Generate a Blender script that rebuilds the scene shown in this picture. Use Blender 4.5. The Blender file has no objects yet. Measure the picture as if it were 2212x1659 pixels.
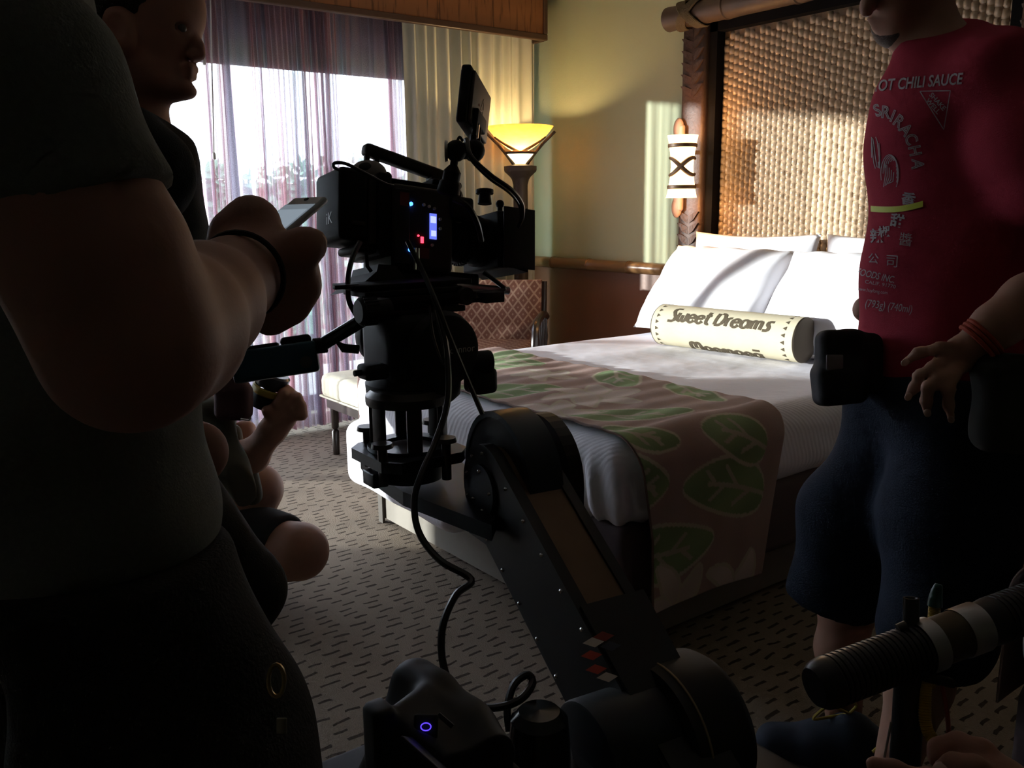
import bpy, bmesh, math, random
import numpy as np
from mathutils import Vector, Matrix, noise
from mathutils.bvhtree import BVHTree
random.seed(7)
PI = math.pi
W, H, FPX = 2212, 1659, 1900.0
scene = bpy.context.scene
COL = scene.collection

# ------------------------------------------------------------------ camera
CAMPOS = Vector((0, 0, 1.2))
_yaw, _pitch, _roll = math.radians(52.99), math.radians(-11.32), math.radians(-0.61)
FW = Vector((math.cos(_yaw) * math.cos(_pitch), math.sin(_yaw) * math.cos(_pitch), math.sin(_pitch)))
_r = Vector((math.sin(_yaw), -math.cos(_yaw), 0))
_u = _r.cross(FW)
RT = math.cos(_roll) * _r + math.sin(_roll) * _u
UP = -math.sin(_roll) * _r + math.cos(_roll) * _u
cd = bpy.data.cameras.new('camera')
cam = bpy.data.objects.new('camera', cd)
COL.objects.link(cam)
cd.sensor_width = 36.0
cd.lens = FPX / W * 36.0
cd.clip_start = 0.05
cam.matrix_world = Matrix(((RT.x, UP.x, -FW.x, CAMPOS.x), (RT.y, UP.y, -FW.y, CAMPOS.y), (RT.z, UP.z, -FW.z, CAMPOS.z), (0, 0, 0, 1)))
scene.camera = cam

# ------------------------------------------------------------------ world, sun, exposure
world = bpy.data.worlds.new('World')
scene.world = world
world.use_nodes = True
bg = world.node_tree.nodes['Background']
bg.inputs[0].default_value = (0.74, 0.85, 1.0, 1)
bg.inputs[1].default_value = 5.2
sd = bpy.data.lights.new('sun', 'SUN')
sun = bpy.data.objects.new('sun', sd)
COL.objects.link(sun)
sd.energy = 13.0
sd.angle = math.radians(1.2)
sd.color = (1.0, 0.97, 0.95)
SUN_DIR = Vector((1.22, -1.0, -0.16)).normalized()
sun.rotation_euler = SUN_DIR.to_track_quat('-Z', 'Y').to_euler()
sun.location = (-3, 9, 4)
vs = scene.view_settings
vs.view_transform = 'Standard'
vs.look = 'None'
vs.gamma = 1.0
vs.use_curve_mapping = False
vs.exposure = 0.72
scene.cycles.max_bounces = 6
scene.cycles.diffuse_bounces = 4
scene.cycles.transparent_max_bounces = 16
scene.cycles.sample_clamp_indirect = 6.0
scene.cycles.caustics_reflective = False
scene.cycles.caustics_refractive = False
scene.cycles.use_denoising = True
scene.cycles.use_adaptive_sampling = True
scene.cycles.adaptive_threshold = 0.035

# ------------------------------------------------------------------ projection helpers (pixel + real distance -> point)
def ray(x, y):
    return FW + RT * ((x - W / 2) / FPX) - UP * ((y - H / 2) / FPX)
def at(x, y, D):
    return CAMPOS + ray(x, y) * D
def onz(x, y, z):
    d = ray(x, y); return CAMPOS + d * ((z - CAMPOS.z) / d.z)
def onx(x, y, X):
    d = ray(x, y); return CAMPOS + d * (X / d.x)
def ony(x, y, Y):
    d = ray(x, y); return CAMPOS + d * (Y / d.y)

# ------------------------------------------------------------------ materials
MATS = {}
def mat(name, col, rough=0.6, metal=0.0, var=0.12, vscale=18.0, bump=0.0, bscale=120.0, spec=0.5, emit=None, estr=0.0, sss=0.0, coat=0.0):
    if name in MATS:
        return MATS[name]
    m = bpy.data.materials.new(name); m.use_nodes = True
    nt = m.node_tree; N = nt.nodes; L = nt.links
    b = N['Principled BSDF']
    b.inputs['Roughness'].default_value = rough
    b.inputs['Metallic'].default_value = metal
    b.inputs['Specular IOR Level'].default_value = spec
    if sss:
        b.inputs['Subsurface Weight'].default_value = sss
        b.inputs['Subsurface Radius'].default_value = (0.012, 0.005, 0.003)
    if coat:
        b.inputs['Coat Weight'].default_value = coat
    tc = N.new('ShaderNodeTexCoord')
    nz = N.new('ShaderNodeTexNoise'); nz.inputs['Scale'].default_value = vscale; nz.inputs['Detail'].default_value = 4
    L.new(tc.outputs['Object'], nz.inputs['Vector'])
    mx = N.new('ShaderNodeMixRGB')
    mx.inputs[1].default_value = (*[c * (1 - var) for c in col], 1)
    mx.inputs[2].default_value = (*[min(1, c * (1 + var)) for c in col], 1)
    L.new(nz.outputs['Fac'], mx.inputs[0]); L.new(mx.outputs[0], b.inputs['Base Color'])
    if bump:
        bz = N.new('ShaderNodeTexNoise'); bz.inputs['Scale'].default_value = bscale; bz.inputs['Detail'].default_value = 3
        L.new(tc.outputs['Object'], bz.inputs['Vector'])
        bp = N.new('ShaderNodeBump'); bp.inputs['Strength'].default_value = bump; bp.inputs['Distance'].default_value = 0.01
        L.new(bz.outputs['Fac'], bp.inputs['Height']); L.new(bp.outputs[0], b.inputs['Normal'])
    if emit:
        b.inputs['Emission Color'].default_value = (*emit, 1); b.inputs['Emission Strength'].default_value = estr
    MATS[name] = m
    return m
def mnodes(m):
    nt = m.node_tree
    return nt, nt.nodes, nt.links, nt.nodes['Principled BSDF']
def nmath(N, L, op, a, b=None):
    n = N.new('ShaderNodeMath'); n.operation = op
    for i, v in enumerate((a, b)):
        if v is None: continue
        if isinstance(v, (int, float)): n.inputs[i].default_value = v
        else: L.new(v, n.inputs[i])
    return n.outputs[0]

# ------------------------------------------------------------------ objects
ORG = {}
def tag(o, label=None, cat=None, group=None, kind=None):
    if label: o['label'] = label
    if cat: o['category'] = cat
    if group: o['group'] = group
    if kind: o['kind'] = kind
    return o
def thing(name, loc, label, cat, group=None):
    o = bpy.data.objects.new(name, None); COL.objects.link(o)
    o.location = loc; o.empty_display_size = 0.1
    ORG[o.name] = Vector(loc)
    return tag(o, label, cat, group)
def link_mesh(name, me, m, parent=None, smooth=True):
    """me: mesh in world coordinates; becomes a child whose data is relative to the thing's origin"""
    o = bpy.data.objects.new(name, me); COL.objects.link(o)
    if m: 
        for mm in (m if isinstance(m, (list, tuple)) else [m]): me.materials.append(mm)
    if parent is not None:
        org = ORG[parent.name]; me.transform(Matrix.Translation(-org)); o.parent = parent; ORG[o.name] = org
    else:
        ORG[o.name] = Vector((0, 0, 0))
    if smooth:
        me.polygons.foreach_set('use_smooth', [True] * len(me.polygons))
    return o
def auto_smooth(o, ang=35):
    me = o.data
    bm = bmesh.new(); bm.from_mesh(me)
    a = math.radians(ang)
    for e in bm.edges:
        if len(e.link_faces) == 2 and e.calc_face_angle(0) > a: e.smooth = False
    for f in bm.faces: f.smooth = True
    bm.to_mesh(me); bm.free()
    return o

class MB:
    """collects shapes for ONE mesh"""
    def __init__(s): s.v = []; s.f = []
    def add(s, vs, fs):
        k = len(s.v); s.v += [Vector(p) for p in vs]; s.f += [tuple(i + k for i in f) for f in fs]; return s
    def box(s, c, size, ax=None, bev=0.0):
        c = Vector(c); hx, hy, hz = [d / 2 for d in size]
        A = ax if ax else (Vector((1, 0, 0)), Vector((0, 1, 0)), Vector((0, 0, 1)))
        if bev <= 0:
            vs = [c + A[0] * (sx * hx) + A[1] * (sy * hy) + A[2] * (sz * hz) for sx in (-1, 1) for sy in (-1, 1) for sz in (-1, 1)]
            return s.add(vs, [(0, 1, 3, 2), (4, 6, 7, 5), (0, 4, 5, 1), (2, 3, 7, 6), (0, 2, 6, 4), (1, 5, 7, 3)])
        bm = bmesh.new(); bmesh.ops.create_cube(bm, size=1)
        for v in bm.verts: v.co = Vector((v.co.x * 2 * hx, v.co.y * 2 * hy, v.co.z * 2 * hz))
        bmesh.ops.bevel(bm, geom=bm.edges[:], offset=min(bev, hx * .95, hy * .95, hz * .95), segments=3, affect='EDGES', profile=0.5)
        bm.verts.ensure_lookup_table()
        vs = [c + A[0] * v.co.x + A[1] * v.co.y + A[2] * v.co.z for v in bm.verts]; fs = [[v.index for v in f.verts] for f in bm.faces]
        bm.free(); return s.add(vs, fs)
    def box2(s, a, b, bev=0.0):
        a = Vector(a); b = Vector(b)
        return s.box((a + b) / 2, [abs(q) for q in (b - a)], None, bev)
    def cyl(s, p, q, r1, r2=None, n=20, cap=True, bev=0.0):
        p = Vector(p); q = Vector(q); r2 = r1 if r2 is None else r2
        if bev > 0:
            d = (q - p); L = d.length; d.normalize()
            return s.lathe(p, d, [(0, 0), (r1 - bev, 0), (r1 - bev * .3, bev * .3), (r1, bev), (r2, L - bev), (r2 - bev * .3, L - bev * .3), (r2 - bev, L), (0, L)], n)
        d = (q - p).normalized(); a = d.orthogonal().normalized(); b = d.cross(a)
        vs = []
        for c, r in ((p, r1), (q, r2)):
            for i in range(n):
                t = 2 * PI * i / n; vs.append(c + a * (r * math.cos(t)) + b * (r * math.sin(t)))
        fs = [(i, (i + 1) % n, n + (i + 1) % n, n + i) for i in range(n)]
        if cap: fs += [tuple(range(n - 1, -1, -1)), tuple(range(n, 2 * n))]
        return s.add(vs, fs)
    def lathe(s, p, d, prof, n=24, ref=None):
        p = Vector(p); d = Vector(d).normalized(); a = (Vector(ref) if ref else d.orthogonal()).normalized(); b = d.cross(a)
        vs = []; fs = []
        for (r, h) in prof:
            for i in range(n):
                t = 2 * PI * i / n; vs.append(p + d * h + a * (r * math.cos(t)) + b * (r * math.sin(t)))
        for j in range(len(prof) - 1):
            for i in range(n):
                fs.append((j * n + i, j * n + (i + 1) % n, (j + 1) * n + (i + 1) % n, (j + 1) * n + i))
        return s.add(vs, fs)
    def sphere(s, c, r, n=16, m=10, sc=(1, 1, 1), ax=None):
        c = Vector(c); A = ax if ax else (Vector((1, 0, 0)), Vector((0, 1, 0)), Vector((0, 0, 1)))
        vs = []; fs = []
        for j in range(m + 1):
            ph = PI * j / m
            for i in range(n):
                t = 2 * PI * i / n
                vs.append(c + A[0] * (r * sc[0] * math.sin(ph) * math.cos(t)) + A[1] * (r * sc[1] * math.sin(ph) * math.sin(t)) + A[2] * (r * sc[2] * math.cos(ph)))
        for j in range(m):
            for i in range(n):
                fs.append((j * n + i, (j + 1) * n + i, (j + 1) * n + (i + 1) % n, j * n + (i + 1) % n))
        return s.add(vs, fs)
    def tube(s, pts, r, n=10, closed=False):
        pts = [Vector(p) for p in pts]; m = len(pts)
        rs = r if isinstance(r, (list, tuple)) else [r] * m
        vs = []; fs = []; a = None
        for i, p in enumerate(pts):
            if closed: d = pts[(i + 1) % m] - pts[i - 1]
            else: d = pts[min(i + 1, m - 1)] - pts[max(i - 1, 0)]
            d.normalize()
            a = d.orthogonal().normalized() if a is None else (a - d * a.dot(d)).normalized()
            b = d.cross(a)
            for k in range(n):
                t = 2 * PI * k / n; vs.append(p + a * (rs[i] * math.cos(t)) + b * (rs[i] * math.sin(t)))
        for i in range(m if closed else m - 1):
            for k in range(n):
                i2 = (i + 1) % m
                fs.append((i * n + k, i * n + (k + 1) % n, i2 * n + (k + 1) % n, i2 * n + k))
        if not closed: fs += [tuple(range(n - 1, -1, -1)), tuple(range((m - 1) * n, m * n))]
        return s.add(vs, fs)
    def prism(s, poly, d):
        """poly: planar list of points; extruded by vector d (capped by fan of ngons)"""
        poly = [Vector(p) for p in poly]; d = Vector(d); n = len(poly)
        vs = poly + [p + d for p in poly]
        fs = [tuple(range(n - 1, -1, -1)), tuple(range(n, 2 * n))] + [(i, (i + 1) % n, n + (i + 1) % n, n + i) for i in range(n)]
        return s.add(vs, fs)
    def grid(s, P):
        """P[i][j] points"""
        n = len(P); m = len(P[0])
        return s.add([p for row in P for p in row], [(i * m + j, (i + 1) * m + j, (i + 1) * m + j + 1, i * m + j + 1) for i in range(n - 1) for j in range(m - 1)])
    def mesh(s, name):
        me = bpy.data.meshes.new(name); me.from_pydata([tuple(p) for p in s.v], [], s.f)
        bm = bmesh.new(); bm.from_mesh(me); bmesh.ops.recalc_face_normals(bm, faces=bm.faces[:]); bm.to_mesh(me); bm.free()
        return me
    def build(s, name, m, parent=None, smooth=True, ang=35):
        o = link_mesh(name, s.mesh(name), m, parent, smooth)
        if smooth: auto_smooth(o, ang)
        return o

def spline(pts, n=8, closed=False):
    """Catmull-Rom through points"""
    P = [Vector(p) for p in pts]; out = []; m = len(P)
    rng = m if closed else m - 1
    for i in range(rng):
        p0 = P[(i - 1) % m] if closed or i > 0 else P[0] * 2 - P[1]
        p1 = P[i]; p2 = P[(i + 1) % m]
        p3 = P[(i + 2) % m] if closed or i + 2 < m else P[-1] * 2 - P[-2]
        for k in range(n):
            t = k / n
            out.append(0.5 * ((2 * p1) + (p2 - p0) * t + (2 * p0 - 5 * p1 + 4 * p2 - p3) * t * t + (3 * p1 - p0 - 3 * p2 + p3) * t ** 3))
    if not closed: out.append(P[-1])
    return out

# ------------------------------------------------------------------ smooth bodies: signed distance field -> surface nets
class SDF:
    def __init__(s, lo, hi, vox):
        s.lo = np.array(lo, float); s.vox = vox
        s.n = np.maximum(np.ceil((np.array(hi, float) - s.lo) / vox).astype(int) + 1, 4)
        s.F = np.full(tuple(s.n), 1.0, dtype=np.float32)
    @staticmethod
    def around(pts, rad, vox, pad=0.05):
        P = np.array([list(p) for p in pts]); return SDF(P.min(0) - rad - pad, P.max(0) + rad + pad, vox)
    def region(s, lo, hi):
        a = np.clip(np.floor((np.array(lo) - s.lo) / s.vox).astype(int), 0, s.n - 1)
        b = np.clip(np.ceil((np.array(hi) - s.lo) / s.vox).astype(int) + 1, 1, s.n)
        sl = tuple(slice(a[i], b[i]) for i in range(3))
        ax = [(np.arange(a[i], b[i]) * s.vox + s.lo[i]).astype(np.float32) for i in range(3)]
        return sl, np.meshgrid(*ax, indexing='ij', sparse=True)
    def _mix(s, sl, d, k):
        f = s.F[sl]
        h = np.maximum(k - np.abs(f - d), 0) / k if k > 0 else 0
        s.F[sl] = np.minimum(f, d) - h * h * k * 0.25
    def cap(s, a, b, ra, rb=None, k=0.02):
        rb = ra if rb is None else rb
        a = np.array(list(a)); b = np.array(list(b)); R = max(ra, rb) + k + 2 * s.vox
        sl, (X, Y, Z) = s.region(np.minimum(a, b) - R, np.maximum(a, b) + R)
        ba = b - a; L2 = max(float(ba @ ba), 1e-9)
        t = np.clip(((X - a[0]) * ba[0] + (Y - a[1]) * ba[1] + (Z - a[2]) * ba[2]) / L2, 0, 1)
        d = np.sqrt((X - a[0] - t * ba[0]) ** 2 + (Y - a[1] - t * ba[1]) ** 2 + (Z - a[2] - t * ba[2]) ** 2) - (ra + (rb - ra) * t)
        s._mix(sl, d, k); return s
    def chain(s, pts, rads, k=0.02):
        for i in range(len(pts) - 1): s.cap(pts[i], pts[i + 1], rads[i], rads[i + 1], k)
        return s
    def ell(s, c, r, ax=None, k=0.02, sub=False):
        c = np.array(list(c)); r = np.array(r, float)
        A = np.array([list(v) for v in ax]) if ax else np.eye(3)
        R = max(r) + k + 2 * s.vox
        sl, (X, Y, Z) = s.region(c - R, c + R)
        q = [((X - c[0]) * A[i][0] + (Y - c[1]) * A[i][1] + (Z - c[2]) * A[i][2]) for i in range(3)]
        k0 = np.sqrt(sum((q[i] / r[i]) ** 2 for i in range(3))); k1 = np.sqrt(sum((q[i] / r[i] ** 2) ** 2 for i in range(3)))
        d = k0 * (k0 - 1) / np.maximum(k1, 1e-6)
        if sub:
            f = s.F[sl]; e = -d; h = np.maximum(k - np.abs(f - e), 0) / k; s.F[sl] = np.maximum(f, e) + h * h * k * 0.25
        else: s._mix(sl, d, k)
        return s
    def rbox(s, c, half, rad, ax=None, k=0.01):
        c = np.array(list(c)); hf = np.array(half, float) - rad
        A = np.array([list(v) for v in ax]) if ax else np.eye(3)
        R = float(np.linalg.norm(half)) + k + 2 * s.vox
        sl, (X, Y, Z) = s.region(c - R, c + R)
        q = [np.abs((X - c[0]) * A[i][0] + (Y - c[1]) * A[i][1] + (Z - c[2]) * A[i][2]) - hf[i] for i in range(3)]
        d = np.sqrt(sum(np.maximum(v, 0) ** 2 for v in q)) + np.minimum(np.maximum(np.maximum(q[0], q[1]), q[2]), 0) - rad
        s._mix(sl, d, k); return s
    def plane(s, p, n, k=0.0):
        """keeps the side the normal points away from"""
        n = Vector(n).normalized(); sl, (X, Y, Z) = s.region(s.lo, s.lo + s.n * s.vox)
        d = (X - p[0]) * n.x + (Y - p[1]) * n.y + (Z - p[2]) * n.z
        f = s.F
        if k > 0:
            h = np.maximum(k - np.abs(f - d), 0) / k; s.F = np.maximum(f, d) + h * h * k * 0.25
        else: s.F = np.maximum(f, d)
        return s
    def warp(s, fn):
        sl, (X, Y, Z) = s.region(s.lo, s.lo + s.n * s.vox); s.F = s.F + fn(X, Y, Z); return s
    def mesh(s, name, smooth=1):
        F = s.F; F[0] = F[-1] = 1; F[:, 0] = F[:, -1] = 1; F[:, :, 0] = F[:, :, -1] = 1
        S = F < 0
        def cor(a, o): return a[o[0]:a.shape[0] - 1 + o[0], o[1]:a.shape[1] - 1 + o[1], o[2]:a.shape[2] - 1 + o[2]]
        offs = [(i, j, k) for i in (0, 1) for j in (0, 1) for k in (0, 1)]
        cnt = np.zeros(tuple(s.n - 1), dtype=np.int8)
        for o in offs: cnt += cor(S, o)
        act = (cnt > 0) & (cnt < 8)
        idx = np.full(act.shape, -1, dtype=np.int64); cells = np.argwhere(act); idx[act] = np.arange(len(cells))
        acc = np.zeros((len(cells), 3)); num = np.zeros(len(cells))
        vals = {o: F[cells[:, 0] + o[0], cells[:, 1] + o[1], cells[:, 2] + o[2]].astype(float) for o in offs}
        for o in offs:
            for d in range(3):
                if o[d] == 1: continue
                o2 = list(o); o2[d] = 1; o2 = tuple(o2)
                fa, fb = vals[o], vals[o2]; m = (fa < 0) != (fb < 0)
                t = np.where(m, fa / np.where(m, fa - fb, 1), 0)
                p = np.array(o, float)[None] + np.zeros((len(cells), 3)); p[:, d] += t
                acc += p * m[:, None]; num += m
        V = s.lo + (cells + acc / num[:, None]) * s.vox
        Q = []
        for d in range(3):
            e, g = [(1, 2), (2, 0), (0, 1)][d]
            sh = [slice(None)] * 3; sh2 = [slice(None)] * 3; sh[d] = slice(0, -1); sh2[d] = slice(1, None)
            A = S[tuple(sh)]; B = S[tuple(sh2)]
            cr = np.argwhere(A != B)
            cr = cr[(cr[:, e] > 0) & (cr[:, g] > 0) & (cr[:, e] < s.n[e] - 1) & (cr[:, g] < s.n[g] - 1)]
            ins = S[cr[:, 0], cr[:, 1], cr[:, 2]]
            def ci(de, dg):
                c = cr.copy(); c[:, e] += de; c[:, g] += dg; return idx[c[:, 0], c[:, 1], c[:, 2]]
            q = np.stack([ci(-1, -1), ci(0, -1), ci(0, 0), ci(-1, 0)], 1)
            q[~ins] = q[~ins][:, ::-1]; Q.append(q)
        Q = np.concatenate(Q); Q = Q[(Q >= 0).all(1)]
        for _ in range(smooth):
            sm = np.zeros_like(V); n = np.zeros(len(V))
            for a, b in ((0, 1), (1, 2), (2, 3), (3, 0)):
                np.add.at(sm, Q[:, a], V[Q[:, b]]); np.add.at(n, Q[:, a], 1)
                np.add.at(sm, Q[:, b], V[Q[:, a]]); np.add.at(n, Q[:, b], 1)
            V = 0.5 * V + 0.5 * sm / np.maximum(n, 1)[:, None]
        me = bpy.data.meshes.new(name)
        me.vertices.add(len(V)); me.vertices.foreach_set('co', V.astype(np.float32).ravel())
        me.loops.add(len(Q) * 4); me.loops.foreach_set('vertex_index', Q.astype(np.int32).ravel())
        me.polygons.add(len(Q)); me.polygons.foreach_set('loop_start', np.arange(0, len(Q) * 4, 4, dtype=np.int32))
        me.update(calc_edges=True); me.validate()
        return me
    def build(s, name, m, parent=None, smooth=1):
        return link_mesh(name, s.mesh(name, smooth), m, parent, True)

def text_mesh(txt, size=1.0, bold=0.0, shear=0.0, spacing=1.0, outline=0.0):
    """flat lettering as vertices and triangles in the XY plane, centred; outline>0 gives hollow letters"""
    c = bpy.data.curves.new('lettering', 'FONT'); c.body = txt; c.size = size; c.align_x = 'CENTER'; c.align_y = 'CENTER'
    c.offset = bold; c.shear = shear; c.space_character = spacing; c.resolution_u = 3
    if outline > 0:
        c.fill_mode = 'NONE'; c.bevel_depth = outline; c.bevel_resolution = 0
    o = bpy.data.objects.new('lettering', c); COL.objects.link(o)
    bpy.context.view_layer.update()
    me = bpy.data.meshes.new_from_object(o.evaluated_get(bpy.context.evaluated_depsgraph_get()))
    V = [v.co.copy() for v in me.vertices]; Fc = [tuple(p.vertices) for p in me.polygons]
    bpy.data.objects.remove(o); bpy.data.curves.remove(c); bpy.data.meshes.remove(me)
    return V, Fc
# ================================================================== SETTING
XH, YW, X0, Y0, ZC = 3.60, 4.60, -3.2, -2.6, 2.75

# carpet: tan cut pile with rows of short dark dashes
cm = mat('carpet', (0.25, 0.205, 0.16), 0.95, var=0.16, vscale=6, spec=0.1)
nt, N, L, B = mnodes(cm)
tc = N.new('ShaderNodeTexCoord'); sx = N.new('ShaderNodeSeparateXYZ')
dn = N.new('ShaderNodeTexNoise'); dn.inputs['Scale'].default_value = 14; dn.inputs['Detail'].default_value = 2
L.new(tc.outputs['Object'], dn.inputs['Vector'])
va = N.new('ShaderNodeVectorMath'); va.operation = 'MULTIPLY_ADD'; va.inputs[1].default_value = (0.05, 0.028, 0); 
L.new(dn.outputs['Color'], va.inputs[0]); L.new(tc.outputs['Object'], va.inputs[2])
L.new(va.outputs[0], sx.inputs[0])
yr = nmath(N, L, 'DIVIDE', sx.outputs[1], 0.036)
row = nmath(N, L, 'FLOOR', yr); fy = nmath(N, L, 'FRACT', yr)
wn = N.new('ShaderNodeTexWhiteNoise'); wn.noise_dimensions = '1D'; L.new(row, wn.inputs['W'])
xo = nmath(N, L, 'ADD', nmath(N, L, 'DIVIDE', sx.outputs[0], 0.085), wn.outputs['Value'])
fx = nmath(N, L, 'FRACT', xo)
inx = nmath(N, L, 'LESS_THAN', fx, 0.5)
yoff = nmath(N, L, 'ABSOLUTE', nmath(N, L, 'SUBTRACT', fy, 0.5))
iny = nmath(N, L, 'LESS_THAN', yoff, 0.13)
dash = nmath(N, L, 'MULTIPLY', inx, iny)
old = B.inputs['Base Color'].links[0].from_socket
mxx = N.new('ShaderNodeMixRGB'); mxx.inputs[2].default_value = (0.065, 0.050, 0.040, 1)
L.new(dash, mxx.inputs[0]); L.new(old, mxx.inputs[1]); L.new(mxx.outputs[0], B.inputs['Base Color'])
pz = N.new('ShaderNodeTexNoise'); pz.inputs['Scale'].default_value = 260; pz.inputs['Detail'].default_value = 3
L.new(tc.outputs['Object'], pz.inputs['Vector'])
hh = nmath(N, L, 'SUBTRACT', nmath(N, L, 'MULTIPLY', pz.outputs['Fac'], 0.7), nmath(N, L, 'MULTIPLY', dash, 0.8))
bp = N.new('ShaderNodeBump'); bp.inputs['Strength'].default_value = 0.8; bp.inputs['Distance'].default_value = 0.008
L.new(hh, bp.inputs['Height']); L.new(bp.outputs[0], B.inputs['Normal'])
def struct(name, mb, m, label=None):
    o = mb.build(name, m, None, smooth=False); o['kind'] = 'structure'
    if label: o['label'] = label
    return o
struct('floor', MB().box2((X0, Y0, -0.1), (XH + .2, YW + .15, 0)), cm)

M_green = mat('green_plaster', (0.42, 0.45, 0.29), 0.75, var=0.05, vscale=3, bump=0.08, bscale=90)
M_wain = mat('wainscot_brown', (0.20, 0.085, 0.045), 0.42, var=0.10, vscale=5, bump=0.05, bscale=60)
M_ceil = mat('ceiling_paint', (0.55, 0.53, 0.49), 0.9, var=0.04)
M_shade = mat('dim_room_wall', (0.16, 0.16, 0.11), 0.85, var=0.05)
RAIL = 0.85
wh = MB().box2((XH, Y0, RAIL), (XH + .2, YW + .15, ZC))
struct('wall_head', wh, M_green)
struct('wall_head_lower', MB().box2((XH - .012, Y0, 0), (XH + .2, YW, RAIL)), M_wain, 'reddish brown wainscot panel below the rail')
WX0, WX1, WZ0, WZ1 = -1.1, 3.02, 0.06, 2.45
ww = MB().box2((X0, YW, 0), (WX0, YW + .15, ZC)).box2((WX1, YW, 0), (XH + .2, YW + .15, ZC)).box2((WX0, YW, WZ1), (WX1, YW + .15, ZC)).box2((WX0, YW, 0), (WX1, YW + .15, WZ0))
struct('wall_window', ww, M_green)
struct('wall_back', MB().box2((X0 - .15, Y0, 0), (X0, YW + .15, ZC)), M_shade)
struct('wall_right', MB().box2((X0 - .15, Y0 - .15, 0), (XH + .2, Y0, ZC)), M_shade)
struct('ceiling', MB().box2((X0 - .15, Y0 - .15, ZC), (XH + .2, YW + .15, ZC + .12)), M_ceil)
M_bb = mat('baseboard_brown', (0.13, 0.06, 0.035), 0.5)
struct('baseboard_head', MB().box2((XH - .03, Y0, 0), (XH - .012, YW, .09)), M_bb)
# bamboo chair rail with node rings
M_bam = mat('bamboo_varnish', (0.21, 0.11, 0.045), 0.28, var=0.3, vscale=9, bump=0.05, bscale=40)
rail = MB(); prof = []; y = 0.0
Lr = YW - Y0
while y < Lr:
    prof += [(0.033, y), (0.033, y + .30)]; prof += [(0.037, y + .31), (0.034, y + .318), (0.037, y + .326)]; y += .336
rail.lathe((XH - .032, YW, RAIL + .012), (0, -1, 0), prof, 16)
o = rail.build('trim_1', M_bam); tag(o, 'bamboo chair rail running along the head wall', None, None, 'structure')

# sliding glass door behind the sheers
M_fr = mat('door_frame_bronze', (0.05, 0.045, 0.045), 0.4, 0.4)
M_gl = bpy.data.materials.new('window_glass'); M_gl.use_nodes = True
nt = M_gl.node_tree; N = nt.nodes; L = nt.links
for n in list(N):
    if n.type != 'OUTPUT_MATERIAL': N.remove(n)
tr = N.new('ShaderNodeBsdfTransparent'); tr.inputs[0].default_value = (.94, .97, .96, 1); gs = N.new('ShaderNodeBsdfGlossy'); gs.inputs['Roughness'].default_value = 0.02
mx = N.new('ShaderNodeMixShader'); mx.inputs[0].default_value = .06
L.new(tr.outputs[0], mx.inputs[1]); L.new(gs.outputs[0], mx.inputs[2]); L.new(mx.outputs[0], N['Material Output'].inputs[0])
for i, (xa, xb, yy) in enumerate(((WX0, 0.35, 4.70), (0.30, 1.72, 4.66), (1.67, WX1, 4.70))):
    f = MB().box2((xa, yy - .02, WZ0), (xb, yy + .02, WZ0 + .09)).box2((xa, yy - .02, WZ1 - .05), (xb, yy + .02, WZ1)).box2((xa, yy - .02, WZ0), (xa + .05, yy + .02, WZ1)).box2((xb - .05, yy - .02, WZ0), (xb, yy + .02, WZ1))
    o = f.build('window_%d' % (i + 1), M_fr, None, False); o['kind'] = 'structure'
    MB().box2((xa + .05, yy - .003, WZ0 + .09), (xb - .05, yy + .003, WZ1 - .05)).build('pane', M_gl, o, False)

# added dark panel: darkens the top of the opening like the soffit outside
rsd = thing('dark_soffit_panel', (1, 4.60, 2.45), 'added dark panel across the top of the window, standing for the dim soffit outside', 'shade')
M_rsd = mat('dark_panel_face', (.020, .016, .024), .9)
MB().box2((WX0 - .02, 4.585, 1.935), (WX1 + .02, 4.592, 2.48)).build('cloth', M_rsd, rsd, False)
MB().box2((WX0 - .02, 4.58, 1.925), (WX1 + .02, 4.597, 1.9345)).build('panel_edge', M_rsd, rsd, False)
# ------------------------------------------------------------------ outside
M_slab = mat('balcony_concrete', (0.30, 0.29, 0.28), 0.9)
struct('balcony_floor', MB().box2((-6, YW + .15, -.14), (7, 6.5, -.02)), M_slab)
M_rl = mat('railing_paint', (0.16, 0.12, 0.10), 0.5)
t = thing('balcony_railing', (0, 6.3, 0), 'dark thin balcony railing beyond the sheer curtain', 'railing')
MB().box2((-5.5, 6.28, .96), (6.5, 6.33, 1.0)).build('top_rail', M_rl, t, False)
MB().box2((-5.5, 6.29, .06), (6.5, 6.32, .09)).build('bottom_rail', M_rl, t, False)
mb_b = MB().box2((-.006, -.006, .09), (.006, .006, .96)).mesh('baluster'); mb_b.materials.append(M_rl)
for i in range(40):
    b = bpy.data.objects.new('baluster', mb_b); COL.objects.link(b); b.parent = t; b.location = (-5.3 + i * .3, .005, 0)
M_leaf = mat('garden_foliage', (0.14, 0.24, 0.17), 0.8, var=0.5, vscale=3)
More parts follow.
